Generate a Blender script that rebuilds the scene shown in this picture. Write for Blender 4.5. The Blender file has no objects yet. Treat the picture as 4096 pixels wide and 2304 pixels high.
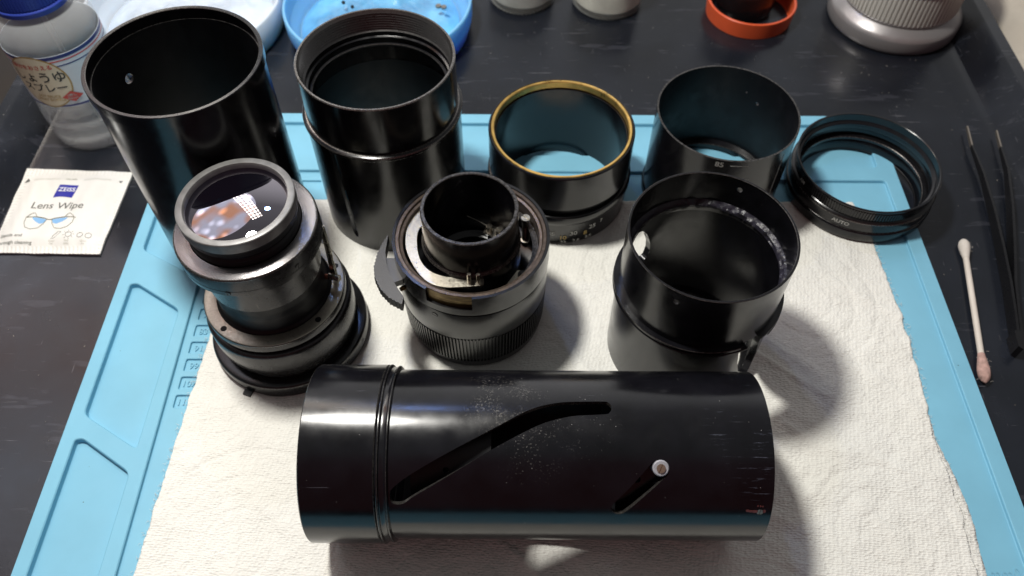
import bpy, bmesh, math, random
import numpy as np
from mathutils import Vector, Matrix, noise
random.seed(7)
S = 0.01                      # every coordinate below is written in centimetres
sc = bpy.context.scene
COL = sc.collection

# ------------------------------------------------------------------ camera
cd = bpy.data.cameras.new('camera'); cam = bpy.data.objects.new('camera', cd); COL.objects.link(cam)
cd.sensor_width = 36; cd.lens = 28.13; cd.clip_start = 0.005; cd.clip_end = 50
fw = Vector((-0.00314086, 0.58770648, -0.80906812)); rt = Vector((0.99997714, 0.00669084, 0.00097824)); up = rt.cross(fw)
cam.matrix_world = Matrix.Translation((0, 0, 0.2767)) @ Matrix((rt, up, -fw)).transposed().to_4x4()
cd.dof.use_dof = True; cd.dof.focus_distance = 0.262; cd.dof.aperture_fstop = 17.0
sc.camera = cam

# ------------------------------------------------------------------ world: dim room, paler wall behind the desk
w = bpy.data.worlds.new('World'); sc.world = w; w.use_nodes = True
nt = w.node_tree; bg = nt.nodes['Background']
tc = nt.nodes.new('ShaderNodeTexCoord'); sx = nt.nodes.new('ShaderNodeSeparateXYZ')
mr = nt.nodes.new('ShaderNodeMapRange'); mr.inputs[1].default_value = -0.8; mr.inputs[2].default_value = 0.95
cr = nt.nodes.new('ShaderNodeValToRGB')
cr.color_ramp.elements[0].color = (0.10, 0.035, 0.037, 1); cr.color_ramp.elements[1].color = (0.95, 0.94, 0.94, 1)
for p_, c_ in ((0.12, (0.09, 0.034, 0.036)), (0.24, (0.13, 0.13, 0.13)), (0.62, (0.15, 0.15, 0.152)), (0.80, (0.25, 0.25, 0.255)), (0.90, (0.66, 0.66, 0.67))):
    e = cr.color_ramp.elements.new(p_); e.color = (*c_, 1)
nt.links.new(tc.outputs['Generated'], sx.inputs[0]); nt.links.new(sx.outputs[1], mr.inputs[0])
nt.links.new(mr.outputs[0], cr.inputs[0]); nt.links.new(cr.outputs[0], bg.inputs[0])
bg.inputs[1].default_value = 1.0

# ------------------------------------------------------------------ lamps of the desk
def area(name, loc, aim, shape, sx_, sy_, power, color, nodes=None, spread=math.pi):
    l = bpy.data.lights.new(name, 'AREA'); o = bpy.data.objects.new(name, l); COL.objects.link(o)
    l.shape = shape; l.size = sx_ * S; l.size_y = sy_ * S; l.energy = power; l.color = color; l.spread = spread
    o.location = Vector(loc) * S
    o.rotation_euler = (Vector(aim) - Vector(loc)).to_track_quat('-Z', 'Y').to_euler()
    if nodes: nodes(l)
    return o
area('desk_lamp_light', (-13.8, 24.9, 50), (2, 16, 0), 'DISK', 6.0, 6.0, 2.62, (1.0, 0.972, 0.91))
def led_dots(l):
    l.use_nodes = True; n = l.node_tree; em = n.nodes['Emission']
    g = n.nodes.new('ShaderNodeNewGeometry'); mp = n.nodes.new('ShaderNodeMapping'); mp.inputs['Scale'].default_value = (13, 3, 1)
    n.links.new(g.outputs['Parametric'], mp.inputs[0])
    v = n.nodes.new('ShaderNodeTexVoronoi'); v.inputs['Randomness'].default_value = 0; v.inputs['Scale'].default_value = 1
    n.links.new(mp.outputs[0], v.inputs[0])
    r = n.nodes.new('ShaderNodeMapRange'); r.inputs[1].default_value = 0.18; r.inputs[2].default_value = 0.42
    r.inputs[3].default_value = 2.6; r.inputs[4].default_value = 0.12
    n.links.new(v.outputs['Distance'], r.inputs[0]); n.links.new(r.outputs[0], em.inputs['Strength'])
ls = area('led_strip_light', (-29, 62, 60), (-9, 18, 8), 'RECTANGLE', 46, 8, 0.62, (1.0, 0.93, 0.80), led_dots)
zz_ = (Vector((-29, 62, 60)) - Vector((-9, 18, 8))).normalized(); xx_ = Vector((1.4, -1.4, 1.9)); xx_ = (xx_ - zz_ * xx_.dot(zz_)).normalized()
ls.rotation_euler = Matrix((xx_, zz_.cross(xx_), zz_)).transposed().to_euler()
area('blue_indicator_light', (-11, 53, 61), (0, 11, 5), 'DISK', 3.5, 3.5, 0.20, (0.25, 0.42, 1.0))
def warm_dots(l):
    l.use_nodes = True; n = l.node_tree; em = n.nodes['Emission']
    g = n.nodes.new('ShaderNodeNewGeometry'); mp = n.nodes.new('ShaderNodeMapping'); mp.inputs['Scale'].default_value = (5, 5, 1)
    n.links.new(g.outputs['Parametric'], mp.inputs[0])
    v = n.nodes.new('ShaderNodeTexVoronoi'); v.feature = 'SMOOTH_F1'; v.inputs['Randomness'].default_value = 0.8; v.inputs['Scale'].default_value = 1; v.inputs['Smoothness'].default_value = 0.35
    n.links.new(mp.outputs[0], v.inputs[0])
    r = n.nodes.new('ShaderNodeMapRange'); r.inputs[1].default_value = 0.0; r.inputs[2].default_value = 0.5; r.interpolation_type = 'SMOOTHSTEP'
    r.inputs[3].default_value = 3.4; r.inputs[4].default_value = 0.8
    nn = n.nodes.new('ShaderNodeTexNoise'); nn.inputs['Scale'].default_value = 0.55; nn.inputs['Detail'].default_value = 1; n.links.new(mp.outputs[0], nn.inputs['Vector'])
    c = n.nodes.new('ShaderNodeValToRGB'); c.color_ramp.elements[0].color = (1, 0.42, 0.17, 1); c.color_ramp.elements[1].color = (0.86, 0.88, 0.98, 1)
    c.color_ramp.elements[0].position = 0.36; c.color_ramp.elements[1].position = 0.54
    n.links.new(nn.outputs['Fac'], c.inputs[0])
    n.links.new(v.outputs['Distance'], r.inputs[0]); n.links.new(r.outputs[0], em.inputs['Strength']); n.links.new(c.outputs[0], em.inputs['Color'])
area('warm_lamp_light', (-38.8, 48.4, 57), (-9, 18, 8), 'DISK', 44, 44, 0.72, (0.93, 0.96, 1.0), warm_dots)

sc.render.engine = 'CYCLES'
sc.view_settings.view_transform = 'Standard'; sc.view_settings.look = 'None'
sc.view_settings.exposure = 0.22; sc.view_settings.gamma = 1.0
sc.cycles.max_bounces = 10; sc.cycles.transmission_bounces = 8; sc.cycles.glossy_bounces = 5
sc.cycles.caustics_refractive = False; sc.cycles.caustics_reflective = False
sc.cycles.sample_clamp_indirect = 4.0

# ------------------------------------------------------------------ materials
def mat(name, base, rough=0.5, metal=0.0, spec=0.5, **kw):
    """Principled material with procedural variation.
    var=(scale, amount)  value noise in the colour;  rvar=(scale, amount) noise in the roughness
    bump=(scale, strength, distance_cm) ; dust = amount of pale specks; scratch = amount of fine scratches"""
    m = bpy.data.materials.new(name); m.use_nodes = True
    t = m.node_tree; N = t.nodes; L = t.links; b = N['Principled BSDF']
    b.inputs['Base Color'].default_value = (*base, 1); b.inputs['Roughness'].default_value = rough
    b.inputs['Metallic'].default_value = metal; b.inputs['Specular IOR Level'].default_value = spec
    for k, v in kw.get('extra', {}).items(): b.inputs[k].default_value = v
    c = N.new('ShaderNodeTexCoord'); co = c.outputs['Object']
    col = None
    def nz(scale, detail=4, rough_=0.55, stretch=None):
        n = N.new('ShaderNodeTexNoise'); n.inputs['Scale'].default_value = scale / S; n.inputs['Detail'].default_value = detail
        n.inputs['Roughness'].default_value = rough_
        if stretch:
            mp = N.new('ShaderNodeMapping'); mp.inputs['Scale'].default_value = stretch; mp.inputs['Rotation'].default_value = kw.get('srot', (0, 0, 0))
            L.new(co, mp.inputs[0]); L.new(mp.outputs[0], n.inputs['Vector'])
        else: L.new(co, n.inputs['Vector'])
        return n.outputs['Fac']
    def rng(src, a, b_, c_, d):
        r = N.new('ShaderNodeMapRange'); r.inputs[1].default_value = a; r.inputs[2].default_value = b_
        r.inputs[3].default_value = c_; r.inputs[4].default_value = d; L.new(src, r.inputs[0]); return r.outputs[0]
    def mix(fac, a, b_):
        x = N.new('ShaderNodeMix'); x.data_type = 'RGBA'; L.new(fac, x.inputs[0])
        for v, i in ((a, 6), (b_, 7)):
            if isinstance(v, tuple): x.inputs[i].default_value = (*v, 1)
            else: L.new(v, x.inputs[i])
        return x.outputs[2]
    cur = base
    if 'var' in kw:
        sc_, am = kw['var']; f = rng(nz(sc_), 0.3, 0.7, 0, 1)
        cur = mix(f, tuple(x * (1 - am) for x in base), tuple(min(1, x * (1 + am)) for x in base))
    if 'streak' in kw:                                     # soft streaks / scratches: (scale, stretch, threshold, colour)
        for (sc_, st, th, cl) in kw['streak']:
            f = rng(nz(sc_, 3, 0.6, st), th, th + 0.06, 0, 1); cur = mix(f, cur, cl)
    if 'dust' in kw:
        v = N.new('ShaderNodeTexVoronoi'); v.inputs['Scale'].default_value = kw.get('dscale', 6) / S; L.new(co, v.inputs['Vector'])
        d = rng(v.outputs['Distance'], kw['dust'], kw['dust'] * 0.5, 0, 1)
        g = rng(nz(kw.get('dscale', 6) * 0.35, 2), 0.55, 0.62, 0, 1)
        mm = N.new('ShaderNodeMath'); mm.operation = 'MULTIPLY'; L.new(d, mm.inputs[0]); L.new(g, mm.inputs[1])
        cur = mix(mm.outputs[0], cur, kw.get('dcol', (0.35, 0.34, 0.32)))
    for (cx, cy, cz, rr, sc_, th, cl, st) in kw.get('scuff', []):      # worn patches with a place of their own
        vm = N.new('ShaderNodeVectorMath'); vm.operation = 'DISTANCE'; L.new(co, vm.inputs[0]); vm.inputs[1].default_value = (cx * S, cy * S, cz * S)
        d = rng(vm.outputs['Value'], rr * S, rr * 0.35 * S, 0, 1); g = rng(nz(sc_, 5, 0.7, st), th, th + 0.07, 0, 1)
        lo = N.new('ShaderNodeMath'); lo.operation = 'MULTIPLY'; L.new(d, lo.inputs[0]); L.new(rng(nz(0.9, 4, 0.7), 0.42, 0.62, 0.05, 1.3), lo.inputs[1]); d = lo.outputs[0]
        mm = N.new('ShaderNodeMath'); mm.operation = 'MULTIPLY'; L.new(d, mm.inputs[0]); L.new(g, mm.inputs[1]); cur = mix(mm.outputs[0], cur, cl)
    if not isinstance(cur, tuple): L.new(cur, b.inputs['Base Color'])
    if 'rvar' in kw:
        sc_, am = kw['rvar']; L.new(rng(nz(sc_, 5), 0.3, 0.7, max(0.02, rough - am), min(1, rough + am)), b.inputs['Roughness'])
    if 'rings' in kw:
        wv = N.new('ShaderNodeTexWave'); wv.wave_type = 'RINGS'; wv.rings_direction = 'Z'; wv.inputs['Scale'].default_value = kw['rings'][0] / S; wv.inputs['Distortion'].default_value = 0.6
        wv.inputs['Detail'].default_value = 3; L.new(co, wv.inputs['Vector'])
        n = N.new('ShaderNodeBump'); n.inputs['Strength'].default_value = kw['rings'][1]; n.inputs['Distance'].default_value = kw['rings'][2] * S
        L.new(wv.outputs['Fac'], n.inputs['Height']); L.new(n.outputs[0], b.inputs['Normal'])
    if 'bump' in kw:
        prev = None
        bl = kw['bump'] if isinstance(kw['bump'], list) else [kw['bump']]
        for bb in bl:
            sc_, st, di = bb[:3]; stretch = bb[3] if len(bb) > 3 else None
            n = N.new('ShaderNodeBump'); n.inputs['Strength'].default_value = st; n.inputs['Distance'].default_value = di * S
            L.new(nz(sc_, 4, 0.6, stretch), n.inputs['Height'])
            if prev: L.new(prev, n.inputs['Normal'])
            prev = n.outputs[0]
        L.new(prev, b.inputs['Normal'])
    return m

BLK = mat('black_anodised', (0.0045, 0.0045, 0.006), 0.20, spec=0.5, var=(1.2, 0.35), rvar=(2.5, 0.05), bump=(40, 0.02, 0.01), dust=0.05, dscale=5)
BLK2 = mat('black_anodised_worn', (0.004, 0.004, 0.0055), 0.20, spec=0.45, var=(0.6, 0.5), rvar=(1.3, 0.05), bump=[(30, 0.02, 0.01), (14, 0.05, 0.01, (0.6, 0.12, 0.12))], dust=0.075, dscale=5, dcol=(0.30, 0.29, 0.28),
           streak=[(5.0, (0.10, 2.2, 2.2), 0.70, (0.05, 0.05, 0.06))])
MATTE = mat('matte_black_inside', (0.0035, 0.0035, 0.005), 0.45, spec=0.35, var=(1.5, 0.4), rvar=(2, 0.08), dust=0.05, dscale=5)
SATIN = mat('satin_black', (0.007, 0.007, 0.008), 0.21, spec=0.55, var=(0.8, 0.3), rvar=(1.5, 0.05), bump=(25, 0.03, 0.01), dust=0.05, dscale=4)
EDGE = mat('worn_edge', (0.06, 0.057, 0.055), 0.28, metal=0.6, spec=0.5, var=(12, 0.75), rvar=(10, 0.1))
EDGEB = mat('bright_edge', (0.17, 0.16, 0.15), 0.26, metal=0.85, var=(9, 0.3), rvar=(10, 0.06))
GOLD = mat('brass_gold', (0.62, 0.40, 0.12), 0.34, metal=0.85, var=(2, 0.2), rvar=(3, 0.1))
BRONZE = mat('bronze_ring', (0.095, 0.072, 0.058), 0.34, metal=0.75, var=(6, 0.3), rvar=(8, 0.08))
THREAD = mat('bright_thread', (0.12, 0.117, 0.115), 0.30, metal=0.85, rvar=(5, 0.06))
BRASS = mat('dull_brass', (0.22, 0.15, 0.055), 0.38, metal=0.8, streak=[(3.0, (0.25, 0.25, 6), 0.5, (0.10, 0.065, 0.025))], rvar=(4, 0.1))
NICK = mat('nickel_steel', (0.44, 0.41, 0.345), 0.36, metal=1.0, var=(14, 0.12), rvar=(12, 0.10), bump=(40, 0.08, 0.01))
STEEL = mat('bright_steel', (0.62, 0.58, 0.50), 0.22, metal=1.0, rvar=(5, 0.1))
TURN = mat('turned_aluminium', (0.34, 0.325, 0.33), 0.22, metal=1.0, rings=(9, 0.35, 0.01))
GREYB = mat('grey_blackened_metal', (0.045, 0.044, 0.045), 0.26, metal=0.6, var=(1.5, 0.25), rvar=(2, 0.06), streak=[(2.5, (3, 3, 0.25), 0.66, (0.09, 0.085, 0.08))], bump=(30, 0.08, 0.01))
RIMG = mat('satin_grey_rim', (0.17, 0.168, 0.165), 0.42, metal=0.3, var=(3, 0.2), dust=0.06, dscale=7)
MATB = mat('blue_silicone', (0.20, 0.475, 0.63), 0.55, spec=0.35, var=(0.35, 0.06), rvar=(1.2, 0.07), bump=[(18, 0.12, 0.01)], dust=0.035, dscale=1.2, dcol=(0.03, 0.06, 0.07))
TABLE = mat('dark_slate_top', (0.0095, 0.0115, 0.0165), 0.22, spec=0.5, var=(0.18, 0.4), rvar=(0.5, 0.07),
            streak=[(1.1, (0.28, 1.6, 1), 0.62, (0.026, 0.028, 0.036)), (4.5, (0.12, 2.5, 1), 0.68, (0.10, 0.10, 0.11)), (7.0, (1.6, 0.15, 1), 0.70, (0.08, 0.08, 0.09))], srot=(0, 0, 0.9),
            bump=[(6, 0.06, 0.02), (1.2, 0.15, 0.03)], dust=0.05, dscale=1.5, dcol=(0.28, 0.27, 0.25))
WHITE = mat('white_print', (0.42, 0.42, 0.40), 0.5)
YELLOW = mat('ochre_print', (0.42, 0.29, 0.08), 0.5)

# paper towel: fine woven emboss plus big swirls and creases
def paper_mat():
    m = bpy.data.materials.new('paper_towel'); m.use_nodes = True
    t = m.node_tree; N = t.nodes; L = t.links; b = N['Principled BSDF']
    b.inputs['Roughness'].default_value = 0.9; b.inputs['Specular IOR Level'].default_value = 0.15
    b.inputs['Sheen Weight'].default_value = 0.15
    c = N.new('ShaderNodeTexCoord')
    def noise_(scale, st=(1, 1, 1), det=4, rot=0):
        mp = N.new('ShaderNodeMapping'); mp.inputs['Scale'].default_value = st; mp.inputs['Rotation'].default_value = (0, 0, rot)
        L.new(c.outputs['Object'], mp.inputs[0]); n = N.new('ShaderNodeTexNoise'); n.inputs['Scale'].default_value = scale / S
        n.inputs['Detail'].default_value = det; L.new(mp.outputs[0], n.inputs['Vector']); return n.outputs['Fac']
    def vor(scale, st, rot=0, rnd=0.55):
        mp = N.new('ShaderNodeMapping'); mp.inputs['Scale'].default_value = st; mp.inputs['Rotation'].default_value = (0, 0, rot)
        L.new(c.outputs['Object'], mp.inputs[0]); n = N.new('ShaderNodeTexVoronoi'); n.inputs['Scale'].default_value = scale / S
        n.inputs['Randomness'].default_value = rnd; L.new(mp.outputs[0], n.inputs['Vector']); return n.outputs['Distance']
    cr = N.new('ShaderNodeValToRGB'); cr.color_ramp.elements[0].color = (0.75, 0.74, 0.68, 1); cr.color_ramp.elements[1].color = (0.83, 0.825, 0.78, 1)
    L.new(noise_(0.4), cr.inputs[0])
    v = N.new('ShaderNodeTexVoronoi'); v.inputs['Scale'].default_value = 0.16 / S; L.new(c.outputs['Object'], v.inputs[0])
    r = N.new('ShaderNodeMapRange'); r.inputs[1].default_value = 0.10; r.inputs[2].default_value = 0.02; L.new(v.outputs['Distance'], r.inputs[0])
    g = N.new('ShaderNodeMath'); g.operation = 'MULTIPLY'; L.new(r.outputs[0], g.inputs[0]); L.new(noise_(3), g.inputs[1])
    x = N.new('ShaderNodeMix'); x.data_type = 'RGBA'; L.new(g.outputs[0], x.inputs[0]); L.new(cr.outputs[0], x.inputs[6]); x.inputs[7].default_value = (0.42, 0.32, 0.18, 1)
    L.new(x.outputs[2], b.inputs['Base Color'])
    prev = None
    for h, st, di in ((vor(6.5, (1, 1.9, 1), 0.12), 0.75, 0.045), (noise_(7.0, (1, 1.8, 1)), 0.6, 0.03), (noise_(0.9, (1, 1, 1), 6), 0.8, 0.22)):
        n = N.new('ShaderNodeBump'); n.inputs['Strength'].default_value = st; n.inputs['Distance'].default_value = di * S
        L.new(h, n.inputs['Height'])
        if prev: L.new(prev, n.inputs['Normal'])
        prev = n.outputs[0]
    L.new(prev, b.inputs['Normal'])
    return m
PAPER = paper_mat()

def glass_mat(name, color, rough=0.03, ior=1.47, trans=1.0, **kw):   # clear plastics and glass
    return mat(name, color, rough, extra={'Transmission Weight': trans, 'IOR': ior}, **kw)

# ------------------------------------------------------------------ mesh helpers (cm)
class MB:
    def __init__(s): s.v = []; s.f = []; s.mi = []
    def add(s, vs, fs, mi=0, mis=None):
        o = len(s.v); s.v += [tuple(p) for p in vs]; s.f += [tuple(i + o for i in f) for f in fs]
        s.mi += list(mis) if mis is not None else [mi] * len(fs)
    def lathe(s, prof, n=160, tags=None, a0=0, a1=360, ends=False, mi=0, ctr=(0, 0)):
        """closed profile [(r,z)...] turned round z; tags = material index per profile segment"""
        m = len(prof); full = abs(a1 - a0 - 360) < 1e-6; k = n if full else n + 1
        vs = []
        for i in range(k):
            a = math.radians(a0 + (a1 - a0) * i / n); ca, sa = math.cos(a), math.sin(a)
            vs += [(ctr[0] + r * ca, ctr[1] + r * sa, z) for r, z in prof]
        fs = []; mis = []
        for i in range(n):
            j = (i + 1) % k if full else i + 1
            for q in range(m):
                q2 = (q + 1) % m
                fs.append((i * m + q, j * m + q, j * m + q2, i * m + q2)); mis.append(tags[q] if tags else mi)
        if not full:
            fs.append(tuple(range(m - 1, -1, -1))); mis.append(mi); fs.append(tuple((k - 1) * m + q for q in range(m))); mis.append(mi)
        s.add(vs, fs, mis=mis); return s
    def prism(s, poly, z0, z1, mi=0, top_mi=None):
        n = len(poly); vs = [(x, y, z0) for x, y in poly] + [(x, y, z1) for x, y in poly]
        fs = [tuple(range(n - 1, -1, -1)), tuple(range(n, 2 * n))] + [(i, (i + 1) % n, n + (i + 1) % n, n + i) for i in range(n)]
        s.add(vs, fs, mis=[mi, mi if top_mi is None else top_mi] + [mi] * n); return s
    def cyl(s, p0, p1, r0, r1=None, n=24, mi=0):
        r1 = r0 if r1 is None else r1; p0, p1 = Vector(p0), Vector(p1); d = (p1 - p0).normalized()
        u = d.orthogonal().normalized(); w_ = d.cross(u); vs = []
        for p, r in ((p0, r0), (p1, r1)):
            for i in range(n):
                a = 2 * math.pi * i / n; vs.append(p + (u * math.cos(a) + w_ * math.sin(a)) * r)
        fs = [tuple(range(n - 1, -1, -1)), tuple(range(n, 2 * n))] + [(i, (i + 1) % n, n + (i + 1) % n, n + i) for i in range(n)]
        s.add(vs, fs, mi); return s
    def tube(s, pts, rads, n=14, mi=0):
        vs = []; fs = []; P = [Vector(p) for p in pts]
        ref = Vector((0.13, 0.2, 1)).normalized()
        for i, p in enumerate(P):
            d = (P[min(i + 1, len(P) - 1)] - P[max(i - 1, 0)]).normalized(); u = d.cross(ref).normalized(); w_ = d.cross(u)
            for k in range(n):
                a = 2 * math.pi * k / n; vs.append(p + (u * math.cos(a) + w_ * math.sin(a)) * rads[i])
        for i in range(len(P) - 1):
            for k in range(n):
                fs.append((i * n + k, i * n + (k + 1) % n, (i + 1) * n + (k + 1) % n, (i + 1) * n + k))
        fs += [tuple(range(n - 1, -1, -1)), tuple((len(P) - 1) * n + k for k in range(n))]
        s.add(vs, fs, mi); return s
    def knurl(s, r_out, r_in, z0, z1, n, depth, a0=0, a1=360, r_bot=None, mi=0, duty=0.5):
        """ring of straight ridges; each ridge is trapezoidal in plan"""
        r_bot = r_bot or r_out; pts = []
        for i in range(n):
            for f, dd in ((0.0, 0), (duty * 0.75, 0), (duty, depth), (0.9, depth)):
                a = math.radians(a0 + (a1 - a0) * (i + f) / n); pts.append((a, dd))
        full = abs(a1 - a0 - 360) < 1e-6
        m = len(pts); vs = []
        ch = min(0.04, (z1 - z0) * 0.15)
        for a, dd in pts:
            ca, sa = math.cos(a), math.sin(a)
            for r, z in ((r_in, z0), (r_bot - dd - 0.03, z0), (r_bot - dd, z0 + ch), (r_out - dd, z1 - ch), (r_out - dd - 0.03, z1), (r_in, z1)):
                vs.append((r * ca, r * sa, z))
        fs = []
        for i in range(m if full else m - 1):
            j = (i + 1) % m
            for q in range(6):
                q2 = (q + 1) % 6; fs.append((i * 6 + q, j * 6 + q, j * 6 + q2, i * 6 + q2))
        if not full: fs += [(5, 4, 3, 2, 1, 0), tuple((m - 1) * 6 + q for q in range(6))]
        s.add(vs, fs, mi); return s
    def build(s, name, mats, parent=None, angle=32, fn=None, loc=None):
        vs = s.v if fn is None else [fn(*p) for p in s.v]
        me = bpy.data.meshes.new(name); me.from_pydata([(x * S, y * S, z * S) for x, y, z in vs], [], s.f)
        mats = mats if isinstance(mats, (list, tuple)) else [mats]
        for m in mats: me.materials.append(m)
        me.polygons.foreach_set('material_index', s.mi)
        me.polygons.foreach_set('use_smooth', [True] * len(s.f))
        bm = bmesh.new(); bm.from_mesh(me); bmesh.ops.recalc_face_normals(bm, faces=bm.faces); bm.to_mesh(me); bm.free()
        me.set_sharp_from_angle(angle=math.radians(angle)); me.update()
        o = bpy.data.objects.new(name, me); COL.objects.link(o)
        if parent: o.parent = parent
        if loc: o.location = Vector(loc) * S
        return o

def bev(prof, b=0.02, edge=()):
    """chamfer the corners of a closed profile; corners whose index is in edge get material 1 on the chamfer"""
    out = []; tags = []; n = len(prof)
    for i, p in enumerate(prof):
        p = Vector(p); a = Vector(prof[i - 1]); c = Vector(prof[(i + 1) % n])
        da = min(b, (a - p).length * 0.35); dc = min(b, (c - p).length * 0.35)
        out.append(tuple(p + (a - p).normalized() * da)); tags.append(1 if i in edge else 0)
        out.append(tuple(p + (c - p).normalized() * dc)); tags.append(0)
    return out, tags

def ring(mb, ro, ri, z0, z1, b=0.02, edge=(), n=160, **kw):
    p, t = bev([(ro, z0), (ro, z1), (ri, z1), (ri, z0)], b, edge)
    return mb.lathe(p, n, tags=t, **kw)

def shell(ro, ri, z0, z1, holes, cell=0.07):
    """tube wall with cut-outs; holes are polygons of (angle in degrees, z); returns MB, mats: 0 outside, 1 inside, 2 cut edges"""
    nu = int(2 * math.pi * ro / cell); nv = max(2, int((z1 - z0) / cell))
    A, Z = np.meshgrid(np.arange(nu) * 2 * math.pi * ro / nu, z0 + (z1 - z0) * np.arange(nv + 1) / nv, indexing='ij')
    A = A.copy(); Z = Z.copy(); circ = 2 * math.pi * ro
    dead = np.zeros((nu, nv), bool); Ac = A[:, :-1] + circ / nu / 2; Zc = (Z[:, :-1] + Z[:, 1:]) / 2
    A0, Z0 = A.copy(), Z.copy()
    for hole in holes:
        pts = [(math.radians(a % 360) * ro, z) for a, z in hole]
        # unwrap round the first point
        q = [pts[0]]
        for p in pts[1:]:
            a = p[0]
            while a - q[-1][0] > circ / 2: a -= circ
            while a - q[-1][0] < -circ / 2: a += circ
            q.append((a, p[1]))
        mid = sum(p[0] for p in q) / len(q)
        sh = np.round((mid - A0) / circ) * circ; shc = np.round((mid - Ac) / circ) * circ
        inside = np.zeros_like(dead); best = np.full(A0.shape, 1e9); bx = A0.copy(); bz = Z0.copy()
        for i in range(len(q)):
            (x1, y1), (x2, y2) = q[i], q[(i + 1) % len(q)]
            cond = ((y1 > Zc) != (y2 > Zc))
            with np.errstate(divide='ignore', invalid='ignore'):
                xi = (x2 - x1) * (Zc - y1) / ((y2 - y1) if y2 != y1 else 1e-9) + x1
            inside ^= cond & (Ac + shc < xi)
            dx, dy = x2 - x1, y2 - y1; t = np.clip(((A0 + sh - x1) * dx + (Z0 - y1) * dy) / (dx * dx + dy * dy + 1e-12), 0, 1)
            px, py = x1 + t * dx, y1 + t * dy; d = np.hypot(A0 + sh - px, Z0 - py); m = d < best
            best[m] = d[m]; bx[m] = (px - sh)[m]; bz[m] = py[m]
        near = best < cell * 0.72; near[:, 0] &= (bz[:, 0] < z0 + 1e-3); near[:, -1] &= (bz[:, -1] > z1 - 1e-3)
        A[near] = bx[near]; Z[near] = bz[near]; dead |= inside
    mb = MB(); vs = []
    for r in (ro, ri):
        th = A / ro; vs.append(np.stack([r * np.cos(th), r * np.sin(th), Z], -1).reshape(-1, 3))
    V = np.concatenate(vs); off = nu * (nv + 1)
    def vid(i, j): return (i % nu) * (nv + 1) + j
    fs = []; mi = []; cnt = {}
    for i in range(nu):
        for j in range(nv):
            if dead[i, j]: continue
            q = (vid(i, j), vid(i + 1, j), vid(i + 1, j + 1), vid(i, j + 1))
            fs.append(q); mi.append(0); fs.append(tuple(x + off for x in reversed(q))); mi.append(1)
            if i == 0 or dead[i - 1, j] or dead[(i + 1) % nu, j] or j == 0 or j == nv - 1 or (j > 0 and dead[i, j - 1]) or (j < nv - 1 and dead[i, j + 1]):
                for k in range(4):
                    a, b = q[k], q[(k + 1) % 4]; own = None
                    if k == 0: own = j > 0 and not dead[i, j - 1]
                    if k == 1: own = not dead[(i + 1) % nu, j]
                    if k == 2: own = j < nv - 1 and not dead[i, j + 1]
                    if k == 3: own = not dead[i - 1, j]
                    if not own: fs.append((b, a, a + off, b + off)); mi.append(2)
    mb.v = [tuple(p) for p in V]; mb.f = fs; mb.mi = mi
    return mb

def smooth(P, n=4):          # Catmull-Rom through the outline of a cut-out
    out = []; m = len(P)
    for i in range(m):
        p0, p1, p2, p3 = (np.array(P[(i + k - 1) % m], float) for k in range(4))
        for k in range(n):
            t = k / n; out.append(tuple(0.5 * ((2 * p1) + (-p0 + p2) * t + (2 * p0 - 5 * p1 + 4 * p2 - p3) * t * t + (-p0 + 3 * p1 - 3 * p2 + p3) * t ** 3)))
    return out
def circle_hole(a, z, r, R, n=20):
    return [(a + math.degrees(r * math.cos(t * 2 * math.pi / n) / R), z + r * math.sin(t * 2 * math.pi / n)) for t in range(n)]

def clean(o):
    bm = bmesh.new(); bm.from_mesh(o.data); bmesh.ops.delete(bm, geom=[v for v in bm.verts if not v.link_faces], context='VERTS'); bm.to_mesh(o.data); bm.free(); return o

def tag(o, label=None, cat=None, group=None, kind=None):
    for k, v in (('label', label), ('category', cat), ('group', group), ('kind', kind)):
        if v: o[k] = v
    return o
def thing(name, label, cat, loc=(0, 0, 0), rot=(0, 0, 0), group=None):
    o = bpy.data.objects.new(name, None); COL.objects.link(o); o.empty_display_size = 0.01
    o.location = Vector(loc) * S; o.rotation_euler = rot
    return tag(o, label, cat, group)

def text(name, s, size, mats, parent, fn, align='CENTER', extrude=0.0, shear=0.0, bold=0.0, sub=0):
    """lettering as a mesh; fn maps (x,y,z) in cm onto the surface"""
    cu = bpy.data.curves.new(name, 'FONT'); cu.body = s; cu.size = size; cu.align_x = align; cu.extrude = extrude; cu.shear = shear
    cu.offset = bold; cu.resolution_u = 3
    o = bpy.data.objects.new(name, cu); COL.objects.link(o)
    dg = bpy.context.evaluated_depsgraph_get(); me = bpy.data.meshes.new_from_object(o.evaluated_get(dg))
    bpy.data.objects.remove(o); bpy.data.curves.remove(cu)
    if sub:
        bm = bmesh.new(); bm.from_mesh(me); bmesh.ops.triangulate(bm, faces=bm.faces)
        bmesh.ops.subdivide_edges(bm, edges=[e for e in bm.edges if e.calc_length() > sub], cuts=2, use_grid_fill=False); bm.to_mesh(me); bm.free()
    for v in me.vertices:
        x, y, z = fn(*v.co); v.co = (x * S, y * S, z * S)
    me.materials.clear(); me.materials.append(mats)
    ob = bpy.data.objects.new(name, me); COL.objects.link(ob)
    if parent: ob.parent = parent
    return ob
def on_cyl(a0, z0, r, lift=0.012):           # wrap lettering round a vertical cylinder, reading left to right from outside
    def f(x, y, z):
        a = math.radians(a0) + x / r; rr = r + lift + z; return (rr * math.cos(a), rr * math.sin(a), z0 + y)
    return f

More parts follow.
